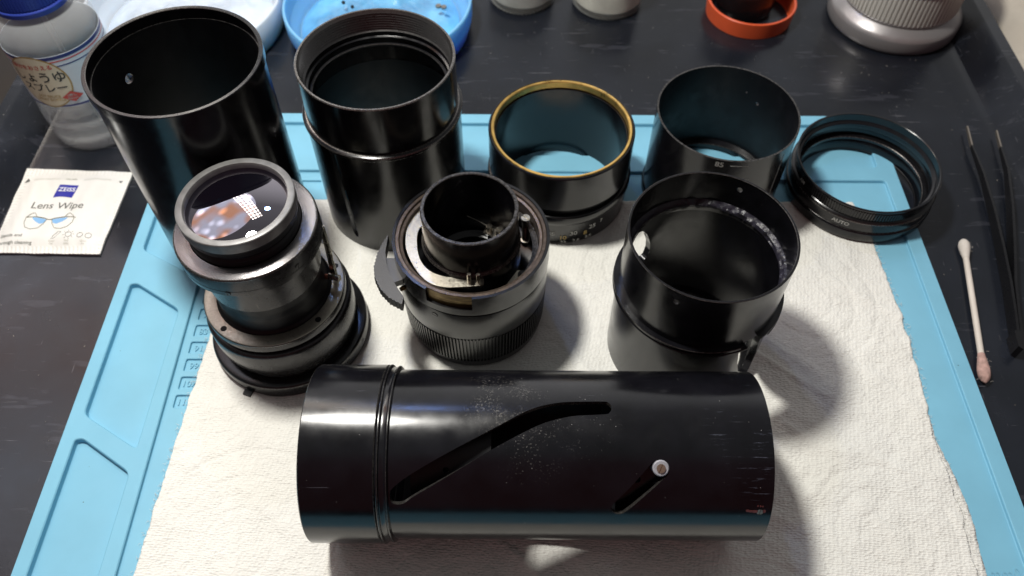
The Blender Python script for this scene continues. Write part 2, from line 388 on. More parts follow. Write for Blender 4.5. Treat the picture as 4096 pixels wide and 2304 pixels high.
# ================================================================== SETTING
TZ = -0.4
def table():
    mb = MB()
    # inside floor, sloping rim, flat lip, outer drop: cross-section swept round a rectangle with rounded corners
    def loop(dx, z, r=2.0):
        x0, x1, y0, y1 = -23.6 - dx, 24.3 + dx, -6 - dx, 43 + dx; r += dx; pts = []
        for cx, cy, a in ((x1 - r, y1 - r, 0), (x0 + r, y1 - r, 90), (x0 + r, y0 + r, 180), (x1 - r, y0 + r, 270)):
            for k in range(9):
                t = math.radians(a + 90 * k / 8); pts.append((cx + r * math.cos(t), cy + r * math.sin(t), z))
        return pts
    rings_ = [loop(-0.25, TZ), loop(0.0, TZ + 0.05), loop(1.35, TZ + 1.05), loop(1.5, TZ + 1.12), loop(2.1, TZ + 1.12), loop(2.2, TZ + 1.0), loop(2.2, TZ - 1.2)]
    n = len(rings_[0]); vs = sum(rings_, []); fs = [tuple(range(n))]
    for i in range(len(rings_) - 1):
        for k in range(n): fs.append((i * n + k, i * n + (k + 1) % n, (i + 1) * n + (k + 1) % n, (i + 1) * n + k))
    mb.add(vs, fs)
    fs_b = tuple((len(rings_) - 1) * n + k for k in range(n - 1, -1, -1)); mb.f.append(fs_b); mb.mi.append(0)
    o = mb.build('table', TABLE, angle=25); tag(o, kind='structure')
table()
FLOOR = mat('dim_brown_floor', (0.075, 0.06, 0.048), 0.6, var=(0.05, 0.4), rvar=(0.1, 0.1))
mb = MB(); mb.prism([(-120, -60), (120, -60), (120, 140), (-120, 140)], -33, -32); tag(mb.build('floor', FLOOR), kind='structure')

# ------------------------------------------------------------------ crumpled cloth beyond the right rim of the tray
CLOTH = mat('cream_cloth', (0.55, 0.50, 0.42), 0.9, spec=0.1, var=(0.3, 0.12), bump=[(3, 0.3, 0.05)])
def cloth():
    nx, ny = 60, 80; vs = []; fs = []
    for i in range(nx + 1):
        for j in range(ny + 1):
            x = 27.2 + 14 * i / nx; y = 27 + 26 * j / ny
            p = Vector((x * 0.16, y * 0.11, 3.1)); h = noise.fractal(p, 1.0, 2.0, 4) * 1.1 + abs(noise.noise(Vector((x * 0.35 + y * 0.12, y * 0.08, 9)))) * 1.2
            edge = min(1, i / 6, (nx - i) / 6, j / 8, (ny - j) / 8); x += 0.5 * noise.noise(Vector((y * 0.3, 0, 5)))
            vs.append((x, y, -1.3 + (h + 1.9) * math.sqrt(max(0, edge))))
    for i in range(nx):
        for j in range(ny):
            a = i * (ny + 1) + j; fs.append((a, a + ny + 1, a + ny + 2, a + 1))
    mb = MB(); mb.add(vs, fs); o = mb.build('cloth', CLOTH, angle=80)
    sm = o.modifiers.new('thick', 'SOLIDIFY'); sm.thickness = 0.003
    tag(o, 'crumpled cream cloth lying beyond the right rim of the black tray', 'cloth')
cloth()
mb = MB(); mb.prism([(26.9, 20), (60, 20), (60, 60), (26.9, 60)], -2.4, -1.6); tag(mb.build('side_table', mat('grey_side_top', (0.12, 0.11, 0.10), 0.6, var=(0.3, 0.2))), kind='structure')

# ------------------------------------------------------------------ blue silicone repair mat
def rounded(poly, r=0.3, n=5):
    out = []; m = len(poly)
    for i in range(m):
        p = Vector(poly[i]); a = (Vector(poly[i - 1]) - p); c = (Vector(poly[(i + 1) % m]) - p)
        rr = min(r, a.length * 0.45, c.length * 0.45); s_, e_ = p + a.normalized() * rr, p + c.normalized() * rr
        for k in range(n + 1):
            t = k / n; q = s_ * (1 - t) ** 2 + p * 2 * t * (1 - t) + e_ * t * t; out.append((q.x, q.y))
    return out
def ccw(p):
    return p if sum(p[i - 1][0] * p[i][1] - p[i][0] * p[i - 1][1] for i in range(len(p))) > 0 else p[::-1]
def inset(p, d):
    n = len(p); out = []
    for i in range(n):
        a, b, c = Vector(p[i - 1]), Vector(p[i]), Vector(p[(i + 1) % n]); e1 = (b - a).normalized(); e2 = (c - b).normalized()
        n1 = Vector((-e1.y, e1.x)); n2 = Vector((-e2.y, e2.x)); k = (n1 + n2); k = k / max(0.3, k.dot(k) / 2 * 1.0) if k.length > 1e-6 else n1
        out.append(tuple(b + k * d))
    return out
def silicone_mat():
    bm = bmesh.new()
    def vloop(p, z): return [bm.verts.new((x * S, y * S, z * S)) for x, y in p]
    def eloop(v): return [bm.edges.get((v[i - 1], v[i])) or bm.edges.new((v[i - 1], v[i])) for i in range(len(v))]
    def wall(a, b):
        for i in range(len(a)): bm.faces.new((a[i - 1], a[i], b[i], b[i - 1]))
    def fill(loops):
        es = [e_ for l in loops for e_ in eloop(l)]
        bmesh.ops.triangle_fill(bm, edges=es, use_beauty=True)
    def pocket(poly, z, depth, bv=0.035):
        poly = ccw(poly); a = vloop(poly, z); b = vloop(inset(poly, bv), z - bv); c = vloop(inset(poly, bv * 1.3), z - depth + bv * 0.6); d = vloop(inset(poly, bv * 2.0), z - depth)
        wall(a, b); wall(b, c); wall(c, d); return a, d
    top = 0.16
    outer = ccw(rounded([(-16.9, -2), (18.1, -2), (18.1, 30.8), (-16.9, 30.8)], 0.9, 8))
    o1 = vloop(outer, top); o2 = vloop(inset(outer, -0.04), top - 0.05); o3 = vloop(inset(outer, -0.04), TZ + 0.005)
    wall(o1, o2); wall(o2, o3); bm.faces.new(list(reversed(o3)))
    holes = []; floors = []
    # left column of slanted trays
    for (yt, yb) in ((28.6, 22.6), (20.95, 14.35), (13.75, 7.0), (6.4, 0.2)):
        p = rounded([(-16.42, yt - 0.85), (-16.1, yt - 0.8), (-13.95, yt - 2.15), (-13.95, yb - 1.9), (-16.42, yb - 0.45)], 0.28)
        if yt == 28.6: p = rounded([(-16.42, 29.9), (-13.95, 29.9), (-13.95, 20.6), (-16.42, 21.95)], 0.28)
        a, d = pocket(p, top, 0.28); holes.append(a); floors.append(d)
    # long narrow channel along the back edge
    a, d = pocket(rounded([(-12.6, 30.2), (-12.6, 27.9), (12.0, 27.9), (12.0, 30.2)], 0.3), top, 0.2); holes.append(a); floors.append(d)
    a, d = pocket(rounded([(12.6, 30.2), (12.6, 27.2), (17.35, 27.2), (17.35, 30.2)], 0.3), top, 0.2); holes.append(a); floors.append(d)
    # wide working field; its floor is z = 0
    field = rounded([(-13.6, 26.9), (-13.35, -1.3), (17.5, -1.3), (17.5, 26.4), (12.4, 26.4), (12.0, 26.9)], 0.25)
    a, fd = pocket(field, top, 0.16); holes.append(a)
    fill([o1] + holes)
    for d in floors: bm.faces.new(d)
    inner = []
    nums = []
    for k in range(9):
        yc = 21.1 - 0.815 * k
        bx = [(-13.17, yc - 0.30), (-12.15, yc - 0.30), (-12.15, yc + 0.30), (-13.17, yc + 0.30)]
        a, d = pocket(rounded(bx, 0.1, 3), 0.0, 0.10, 0.02); inner.append(a); bm.faces.new(d); nums.append(yc)
    for k in range(8):
        xc = -11.0 + 1.35 * k
        a, d = pocket(rounded([(xc - .5, 25.75), (xc + .5, 25.75), (xc + .5, 26.35), (xc - .5, 26.35)], 0.1, 3), 0.0, 0.10, 0.02); inner.append(a); bm.faces.new(d)
    fill([fd] + inner)
    bmesh.ops.recalc_face_normals(bm, faces=bm.faces)
    me = bpy.data.meshes.new('silicone_mat'); bm.to_mesh(me); bm.free(); me.materials.append(MATB)
    me.polygons.foreach_set('use_smooth', [True] * len(me.polygons)); me.set_sharp_from_angle(angle=math.radians(30))
    o = bpy.data.objects.new('silicone_mat', me); COL.objects.link(o)
    tag(o, 'light blue silicone repair mat with moulded trays lying on the black tray table', 'work mat')
    labels = ['51', '59', '67', '75', '75', '83', '91', '99', '107', '115']
    for k, yc in enumerate(nums):
        s_ = ['51', '59', '67', '75', '83', '91', '99', '107', '115'][k]
        text('embossed_number', s_, 0.38, MATB, o, lambda x, y, z, yc=yc: (-12.80 + x, yc - 0.13 + y, -0.085 + z), extrude=0.03, bold=0.004)
    for t_, xx in (('0mm', 16.75),):
        text('embossed_number', t_, 0.55, MATB, o, lambda x, y, z: (16.72 - x, 8.05 + y, 0.0 + z), extrude=0.02, bold=0.004)
    for q in range(5):
        text('embossed_number', ['13', '12', '11', '10', '9'][q], 0.42, MATB, o, lambda x, y, z, q=q: (0.2 + q * 1.0 + x, 26.05 + y - 1.2, z), extrude=0.018)
silicone_mat()

# ------------------------------------------------------------------ paper towel
def towel():
    R_ = [(25.1, 15.6), (22.48, 15.94), (19.09, 16.12), (16.17, 16.05), (13.23, 15.78), (12.07, 15.86), (10.24, 15.88), (8.15, 15.70), (-1, 15.5)]
    L_ = [(25.2, -12.1), (17.56, -12.43), (12.18, -12.66), (7.95, -12.83), (-1, -13.1)]
    def ip(tab, y):
        for (y1, x1), (y2, x2) in zip(tab, tab[1:]):
            if y >= y2: return x1 + (x2 - x1) * (y1 - y) / (y1 - y2)
        return tab[-1][1]
    swirls = [((-1.5, 6.2), [1.2, 2.2, 3.1, 3.9]), ((8.0, 5.0), [1.0, 1.8, 2.6, 3.4]), ((13.0, 9.4), [.9, 1.7, 2.5]), ((12.5, 19.5), [.9, 1.8, 2.7]), ((-9.5, 9), [1.2, 2.4, 3.4]), ((-4, 21), [1.2, 2.2]), ((5, 21), [1.1, 2.0])]
    nx, ny = 440, 300
    def sheet(name, grow, zoff, parent=None, seed=0, bot=0):
        vs = []; fs = []
        for j in range(ny + 1):
            v = j / ny; y0 = 25.05 - 20.6 * v
            xl = ip(L_, y0) - grow * 0.3; xr = ip(R_, y0) + grow + (0.22 * bot * max(0, (13 - y0) / 6) if y0 < 13 else 0)
            xl += 0.07 * noise.fractal(Vector((seed, y0 * 1.6, 0)), 1, 2, 4); xr += 0.09 * noise.fractal(Vector((seed + 5, y0 * 1.4, 0)), 1, 2, 5)
            for i in range(nx + 1):
                u = i / nx; x = xl + (xr - xl) * u
                y = y0 + (0.10 * noise.fractal(Vector((x * 0.8, 3 + seed, 0)), 1, 2, 4) + 0.02 * x * 0) * (1 - v) ** 6
                z = 0.035 + zoff
                z += 0.020 * noise.fractal(Vector((x * 0.55, y * 0.55, seed)), 1, 2, 3)
                cr_ = 1 - abs(noise.noise(Vector((x * 0.35 + 0.25 * y, y * 0.20, 4 + seed)))); z += 0.040 * max(0, cr_ - 0.85) / 0.15
                cr_ = 1 - abs(noise.noise(Vector((x * 0.9 - 0.5 * y, y * 0.5, 8 + seed)))); z += 0.010 * max(0, cr_ - 0.9) / 0.1
                for (cx, cy), rr in swirls:
                    d = math.hypot((x - cx), (y - cy) * 0.95) + 0.05 * noise.noise(Vector((x, y, 2)))
                    if d < rr[-1] + 0.3:
                        for r0 in rr:
                            q = abs(d - r0)
                            if q < 0.12: z -= 0.022 * (1 - q / 0.12)
                e_ = min(i, nx - i) / 6.0
                if e_ < 1: z += 0.02 * (1 - e_) * noise.noise(Vector((x * 2, y * 2, 7)))
                vs.append((x, y, max(0.012 + zoff, z)))
        for j in range(ny):
            for i in range(nx):
                a = j * (nx + 1) + i; fs.append((a, a + 1, a + nx + 2, a + nx + 1))
        mb = MB(); mb.add(vs, fs); o = mb.build(name, PAPER, parent, angle=85)
        sm = o.modifiers.new('thick', 'SOLIDIFY'); sm.thickness = 0.0002; sm.offset = -1
        return o
    o = sheet('paper_towel', 0.0, 0.03)
    tag(o, 'white embossed paper towel with torn edges spread over the blue mat', 'paper towel')
    # the lower ply peeps out at the lower right edge
    R0 = list(R_)
    nxx = nx
    globals()['_'] = None
    p2 = MB(); vs = []; fs = []; m = 160
    for j in range(m + 1):
        y = 14.2 - 9.6 * j / m; xr = ip(R_, y) + 0.05 + 0.30 * min(1, max(0, (13.6 - y) / 3)) + 0.07 * noise.fractal(Vector((11, y * 1.5, 0)), 1, 2, 4)
        for i in range(13):
            x = xr - 1.6 * (1 - i / 12); vs.append((x, y, 0.014 + 0.012 * noise.noise(Vector((x, y, 3))) * (i / 12)))
    for j in range(m):
        for i in range(12): a = j * 13 + i; fs.append((a, a + 13, a + 14, a + 1))
    p2.add(vs, fs); q = p2.build('lower_ply', PAPER, o, angle=85)
    sm = q.modifiers.new('thick', 'SOLIDIFY'); sm.thickness = 0.00012
    fb = MB(); random.seed(5)
    for k in range(420):
        y = random.uniform(7.5, 24.8); side = random.random() < 0.5
        x = ip(L_, y) if side else ip(R_, y); x += random.uniform(-0.10, 0.10); dx = (-1 if side else 1) * random.uniform(0.03, 0.16); z = random.uniform(0.03, 0.08)
        fb.tube([(x, y, z), (x + dx * 0.6, y + random.uniform(-.05, .05), z + random.uniform(0, .05)), (x + dx, y + random.uniform(-.1, .1), z + random.uniform(-.02, .05))], [0.006, 0.005, 0.003], 4)
    tag(fb.build('torn_fibres', PAPER, o), kind='stuff')
towel()

PZ = 0.05   # top of the paper under the parts that stand on it

def screw(parent, p, r=0.14, axis=(0, 0, 1), slot=True, m=None, h=0.06, ang=0.6, name='screw'):
    ax = Vector(axis).normalized(); mb = MB(); p = Vector(p)
    u = ax.orthogonal().normalized(); w_ = ax.cross(u)
    def P(a, b, c): return p + u * a + w_ * b + ax * c
    # two half discs leave a real slot between them
    g = r * 0.14
    for sgn in (1, -1):
        pts = []
        a_ = math.asin(g / r)
        for k in range(13):
            t = a_ + (math.pi - 2 * a_) * k / 12; pts.append((r * math.cos(t), sgn * r * math.sin(t)))
        pr = [(x * math.cos(ang) - y * math.sin(ang), x * math.sin(ang) + y * math.cos(ang)) for x, y in pts]
        n = len(pr); vs = [P(x, y, h * 0.35) for x, y in pr] + [P(x, y, h) for x, y in pr]
        mb.add(vs, [tuple(range(n - 1, -1, -1)), tuple(range(n, 2 * n))] + [(i, (i + 1) % n, n + (i + 1) % n, n + i) for i in range(n)])
    mb.cyl(P(0, 0, -h), P(0, 0, h * 0.4), r * 0.99, n=20)
    return mb.build(name, m or STEEL, parent)

# ================================================================== BACK ROW
# C1 tall plain tube
def plain_tube():
    t = thing('lens_tube', 'tall plain black metal tube with one small round hole, beside the clear bottle', 'lens tube', (-11.85, 22.6, PZ))
    H = 9.9
    mb = shell(2.98, 2.88, 0.0, H - 0.45, [circle_hole(154.8, 8.0, 0.20, 2.98)], 0.09)
    clean(mb.build('tube_wall', [BLK, MATTE, EDGE], t))
    mb = MB(); p, tg = bev([(3.05, H - 0.45), (3.05, H), (2.90, H), (2.90, H - 0.45)], 0.022, (2,)); mb.lathe(p, 200, tags=tg); mb.build('rim', [BLK, EDGEB], t)
    mb = MB(); mb.cyl((0, 0, 0), (0.0001, 0, 0), 0.01)
    return t
plain_tube()

# C2 threaded tube with a lip
def threaded_tube():
    t = thing('lens_barrel', 'tall black barrel with threaded inner rim, mid collar and straight vertical slot', 'lens barrel', (-5.4, 25.15, 0.0))
    H = 8.1
    slot = [(-124.2, 5.55), (-121.8, 5.55), (-117.2, 0.75), (-118.2, 0.62), (-119.6, 0.75)]
    slot = [(-125.0, 5.52), (-120.4, 5.52), (-116.6, 0.85), (-117.4, 0.62), (-119.4, 0.62), (-121.0, 0.85)]
    mb = shell(3.15, 3.0, 0.0, 5.6, [slot], 0.07); clean(mb.build('lower_wall', [SATIN, MATTE, BLK], t))
    mb = MB(); p, tg = bev([(3.15, 5.6), (3.24, 5.64), (3.24, 5.80), (3.10, 5.86), (3.0, 5.86), (3.0, 5.6)], 0.03, (1, 2, 3)); mb.lathe(p, 200, tags=tg); mb.build('collar', [BLK, EDGEB], t)
    # upper section; inside: thread, step, bore
    prof = [(3.06, 5.86), (3.08, H - 0.04), (3.05, H), (2.98, H), (2.96, H - 0.05)]
    z = H - 0.12
    for k in range(7): prof += [(2.90, z - 0.02), (2.95, z - 0.06), (2.95, z - 0.08)]; z -= 0.115
    prof += [(2.86, z - 0.05), (2.86, z - 0.25), (2.78, z - 0.28), (2.78, z - 0.36), (2.95, z - 0.42), (2.95, 5.86)]
    tg = [0] * len(prof); tg[1] = 1; tg[2] = 1; tg[3] = 1
    for k in range(4, 26): tg[k] = 2
    mb = MB(); mb.lathe(prof, 220, tags=tg)
    mb.build('upper_wall', [BLK, EDGEB, THREAD], t, angle=20)
    mb = MB(); ring(mb, 2.78, 2.66, H - 1.55, H - 1.45, 0.02, (1, 2)); mb.build('inner_ledge', [MATTE, EDGE], t)
    mb = MB(); ring(mb, 3.08, 2.6, 0.03, 0.12, 0.02); mb.build('bottom_flange', MATTE, t)
    return t
threaded_tube()

# C3 gold-rimmed ring
def gold_ring():
    t = thing('focus_ring', 'short black lens ring with a bright gold inner rim and engraved aperture numbers', 'lens ring', (1.97, 25.6, 0.03))
    H = 4.12
    mb = MB(); p, tg = bev([(3.12, 2.2), (3.13, H), (3.01, H + 0.01), (3.01, 2.2)], 0.05, (1,)); mb.lathe(p, 200, tags=tg); mb.build('upper_sleeve', [SATIN, BLK], t)
    mb = MB(); p, tg = bev([(3.008, H - 0.35), (3.008, H + 0.03), (2.87, H + 0.0), (2.87, H - 0.35)], 0.03); mb.lathe(p, 200, tags=tg); mb.build('gold_rim', GOLD, t)
    mb = MB(); p, tg = bev([(2.98, 1.85), (2.98, 2.25), (2.86, 2.25), (2.86, 1.85)], 0.02); mb.lathe(p, 160); mb.build('groove', MATTE, t)
    mb = MB(); p, tg = bev([(2.86, 0.02), (2.86, H - 0.36), (2.80, H - 0.36), (2.80, 0.02)], 0.01); mb.lathe(p, 160); mb.build('inner_sleeve', BLK, t)
    mb = MB(); p, tg = bev([(3.02, 0.0), (3.08, 0.12), (3.14, 1.3), (3.20, 1.45), (3.20, 1.80), (3.14, 1.86), (2.90, 1.86), (2.90, 0.0)], 0.03, ()); mb.lathe(p, 200, tags=tg); mb.build('number_ring', [SATIN, BLK], t)
    r = 3.105
    for s_, a, z, m, sz in (('10', -87.5, 0.36, YELLOW, .34), ('30', -79.0, 0.62, WHITE, .34), ('8', -69.0, 0.50, YELLOW, .34), ('25', -63.0, 0.80, WHITE, .34), ('22', -87.0, 0.08, WHITE, .26),
                            ('2.8', -76.5, 0.12, WHITE, .26), ('2.5', -66.0, 0.22, WHITE, .26), ('7', -55.0, 0.95, WHITE, .28), ('35', -97, 0.62, WHITE, .34), ('11', -104, 0.4, YELLOW, .34)):
        text('engraved_number', s_, sz, m, t, on_cyl(a, z, r - 0.02 + 0.03 * (z / 1.0), 0.03), bold=0.006)
gold_ring()

# C4 tube marked 85
def tube85():
    t = thing('lens_tube', 'thin walled black metal tube marked 85, beside the gold rimmed ring', 'lens tube', (9.0, 26.0, 0.02))
    H = 4.68
    mb = shell(3.0, 2.92, 0.35, H, [circle_hole(60, 3.55, 0.06, 3.0, 10), circle_hole(48, 3.2, 0.09, 3.0, 10)], 0.08)
    clean(mb.build('tube_wall', [BLK, MATTE, EDGE], t))
    mb = MB(); p, tg = bev([(3.07, 0), (3.07, 0.25), (3.0, 0.38), (2.92, 0.38), (2.62, 0.30), (2.62, 0)], 0.03, (4,)); mb.lathe(p, 180, tags=tg); mb.build('base_flange', [BLK, EDGE], t)
    text('engraved_number', '85', 0.36, WHITE, t, on_cyl(-104.5, 4.32, 3.0), bold=0.006)
    for (a0, a1, z) in ((-96, -82, 4.42), (-99, -78, 3.62)):
        mb = MB(); mb.lathe([(3.003, z), (3.012, z), (3.012, z + 0.015), (3.003, z + 0.015)], 24, a0=a0, a1=a1); mb.build('engraved_line', WHITE, t)
    mb = MB(); mb.lathe([(3.003, 0.6), (3.010, 0.6), (3.010, H - 0.3), (3.003, H - 0.3)], 2, a0=-48, a1=-47.6); mb.build('engraved_line', WHITE, t)
    # small "a" painted inside
    def inner(x, y, z):
        a = math.radians(112) - x / 2.92; return (2.905 * math.cos(a), 2.905 * math.sin(a), 3.0 + y)
    text('painted_mark', 'a', 0.55, MATTE, t, inner)
tube85()

# C8 AUTO ring
def auto_ring():
    t = thing('lens_ring', 'low wide black lens ring with knurled edge, marked AUTO', 'lens ring', (15.91, 25.9, 0.02))
    mb = MB()
    p, tg = bev([(3.10, 1.30), (3.10, 1.80), (3.16, 1.84), (3.16, 1.94), (3.05, 1.94), (3.02, 1.55), (2.88, 1.50), (2.86, 1.20), (3.0, 1.1), (3.0, 0.9), (2.95, 0.9), (2.95, 1.30)], 0.025, (5,))
    mb.lathe(p, 200, tags=tg); mb.build('upper_rim', [BLK, BLK], t)
    mb = MB(); mb.knurl(3.16, 3.09, 1.34, 1.80, 46, 0.055, -165, -62); mb.build('knurled_grip', SATIN, t, angle=20)
    mb = MB(); p, tg = bev([(3.25, 0.70), (3.25, 1.20), (3.11, 1.32), (3.0, 1.32), (3.0, 0.70)], 0.03, (1,)); mb.lathe(p, 200, tags=tg); mb.build('marked_ring', [SATIN, EDGEB], t)
    mb = MB(); p, tg = bev([(3.22, 0.06), (3.30, 0.16), (3.31, 0.58), (3.24, 0.69), (2.95, 0.69), (2.80, 0.60), (2.72, 0.3), (2.70, 0.06)], 0.03, (3,)); mb.lathe(p, 200, tags=tg); mb.build('lower_rim', [BLK, EDGE], t)
    mb = MB(); ring(mb, 2.98, 2.74, 0.62, 0.78, 0.02, (1, 2)); mb.build('inner_step', [SATIN, EDGEB], t)
    mb = MB(); ring(mb, 3.05, 2.68, 0.0, 0.10, 0.02); mb.build('bottom_flange', MATTE, t)
    text('engraved_word', 'AUTO', 0.27, WHITE, t, on_cyl(-120, 0.88, 3.25), bold=0.006)
    text('engraved_word', 'AM', 0.24, WHITE, t, on_cyl(-164, 1.42, 3.10, 0.07), bold=0.004)
auto_ring()

# ================================================================== MIDDLE ROW
# C7 lens block with glass
def lens_block():
    t = thing('lens_block', 'stepped lens group with glass front element reflecting lamps, turned metal flanges and lever', 'lens', (-9.05, 17.85, PZ + 0.02), (0, math.radians(-1.6), 0))
    A = lambda prof, b=0.02, e=(): bev(prof, b, e)
    mb = MB(); p, tg = A([(3.08, 0.0), (3.10, 0.60), (3.03, 0.68), (2.6, 0.68), (2.6, 0.0)], 0.03, (1,)); mb.lathe(p, 200, tags=tg); base = mb.build('base_ring', [SATIN, EDGE], t)
    for a, z, r in ((-38, 0.42, .07), (-34, 0.36, .10), (-14, 0.40, .09)):
        q = Vector((3.085 * math.cos(math.radians(a)), 3.085 * math.sin(math.radians(a)), z)); d = Vector((q.x, q.y, 0)).normalized()
        mb = MB(); mb.cyl(q - d * 0.03, q + d * 0.02, r, n=16); mb.build('screw_hole', MATTE, base)
    mb = MB(); mb.prism([(-1.45, -3.02), (-1.15, -3.13), (-1.05, -2.9), (-1.4, -2.8)], -0.04, 0.16); mb.build('tab', MATTE, base)
    mb = MB(); p, tg = A([(2.62, 0.66), (2.66, 1.0), (2.76, 1.15), (2.80, 1.5), (2.80, 2.30), (2.72, 2.42), (2.4, 2.42), (2.4, 0.66)], 0.04); mb.lathe(p, 200, tags=tg); mb.build('body_ring', [GREYB, EDGE], t)
    mb = MB(); p, tg = A([(2.56, 2.40), (2.56, 2.62), (2.3, 2.62), (2.3, 2.40)], 0.01); mb.lathe(p, 160); mb.build('groove', MATTE, t)
    mb = MB(); p, tg = A([(2.66, 2.60), (2.67, 2.94), (2.63, 2.98), (2.16, 2.98), (2.16, 2.60)], 0.02, (1, 2)); mb.lathe(p, 200, tags=tg); fl = mb.build('middle_flange', [GREYB, EDGEB, NICK], t)
    for pg in fl.data.polygons:
        if pg.normal.z > 0.9: pg.material_index = 2
    for x, y in ((-1.54, -1.86), (1.9, -1.5), (2.2, 1.0), (-2.3, .6)):
        mb = MB(); mb.cyl((x, y, 2.95), (x, y, 2.995), 0.115, n=20); mb.build('screw_hole', MATTE, fl)
    mb = MB(); p, tg = A([(2.16, 2.6), (2.16, 3.02), (2.05, 3.10), (2.02, 3.7), (1.96, 3.9), (1.96, 4.5), (1.6, 4.5), (1.6, 2.6)], 0.03); mb.lathe(p, 160, tags=tg); mb.build('shutter_housing', [MATTE, EDGE], t)
    mb = MB(); p, tg = A([(2.06, 4.3), (2.06, 5.9), (1.7, 5.9), (1.7, 4.3)], 0.04, (0,)); mb.lathe(p, 180, tags=tg); mb.build('turned_barrel', [GREYB, EDGE], t)
    mb = MB(); p, tg = A([(2.47, 5.85), (2.47, 6.64), (2.43, 6.70), (1.92, 6.70), (1.92, 5.85)], 0.02, (1, 2)); mb.lathe(p, 220, tags=tg); fl = mb.build('upper_flange', [GREYB, EDGEB, TURN], t)
    for pg in fl.data.polygons:
        if pg.normal.z > 0.9: pg.material_index = 2
    mb = MB(); mb.lathe([(2.473, 6.08), (2.478, 6.08), (2.478, 6.10), (2.473, 6.10)], 160); mb.build('seam', MATTE, fl)
    for a in (-97, -38, 160):
        c, s_ = math.cos(math.radians(a)), math.sin(math.radians(a)); screw(fl, (2.46 * c, 2.46 * s_, 6.0 if a == -97 else 6.25), 0.10, (c, s_, 0), m=GREYB, h=0.04)
    mb = MB(); p, tg = A([(1.90, 6.68), (1.90, 6.95), (1.82, 7.0), (1.82, 7.12), (1.90, 7.16), (1.90, 7.36), (1.96, 7.42), (1.96, 7.45), (1.7, 7.45), (1.7, 6.68)], 0.02); mb.lathe(p, 180, tags=tg); mb.build('lens_cell', [MATTE, EDGE], t)
    mb = MB(); p, tg = A([(1.96, 7.45), (1.97, 7.85), (1.945, 7.89), (1.73, 7.89), (1.70, 7.80), (1.70, 7.45)], 0.008, ()); mb.lathe(p, 200, tags=tg); mb.build('retaining_rim', [RIMG, EDGE], t)
    # glass: convex front, deep dark inside with two inner elements
    G = mat('coated_glass', (0.003, 0.003, 0.005), 0.015, spec=0.5, extra={'IOR': 3.1, 'Coat Weight': 0.6, 'Coat IOR': 1.6, 'Coat Roughness': 0.01, 'Coat Tint': (0.95, 0.8, 1.0, 1)})
    n = 96; mcount = 24; vs = [(0, 0, 0)]; Rc = 6.0; R = 1.70
    def zz(r): return 7.66 + math.sqrt(Rc * Rc - r * r) - math.sqrt(Rc * Rc - R * R)
    vs = [(0, 0, zz(0))]; fs = []
    for k in range(1, mcount + 1):
        r = R * k / mcount
        for i in range(n): a = 2 * math.pi * i / n; vs.append((r * math.cos(a), r * math.sin(a), zz(r)))
    for i in range(n): fs.append((0, 1 + i, 1 + (i + 1) % n))
    for k in range(mcount - 1):
        for i in range(n):
            a = 1 + k * n + i; b = 1 + k * n + (i + 1) % n; fs.append((a, a + n, b + n, b))
    vsb = len(vs); last = 1 + (mcount - 1) * n
    for i in range(n): a = 2 * math.pi * i / n; vs.append((R * math.cos(a), R * math.sin(a), 7.2))
    for i in range(n): fs.append((last + i, vsb + i, vsb + (i + 1) % n, last + (i + 1) % n))
    fs.append(tuple(vsb + i for i in range(n - 1, -1, -1)))
    mb = MB(); mb.add(vs, fs); mb.build('glass_element', G, t, angle=60)
    # lever of bright steel on the right
    mb = MB(); mb.add([(2.30, 0.50, 5.9), (2.42, 0.44, 5.9), (2.36, 0.30, 3.15), (2.18, 0.34, 3.15), (2.34, 0.62, 5.9), (2.46, 0.56, 5.9), (2.42, 0.40, 3.15), (2.24, 0.44, 3.15)],
                      [(0, 1, 2, 3), (7, 6, 5, 4), (0, 4, 5, 1), (1, 5, 6, 2), (2, 6, 7, 3), (3, 7, 4, 0)]); lv = mb.build('lever', STEEL, t)
    mb = MB(); mb.cyl((2.2, 0.1, 3.55), (2.62, -0.05, 3.55), 0.13, n=20); mb.build('pivot_pin', STEEL, lv)
    mb = MB(); mb.cyl((2.0, 0.15, 3.45), (2.25, 0.10, 3.45), 0.10, n=16); mb.build('pivot_bush', mat('copper_bush', (0.35, 0.12, 0.07), 0.4, metal=0.9), lv)
lens_block()

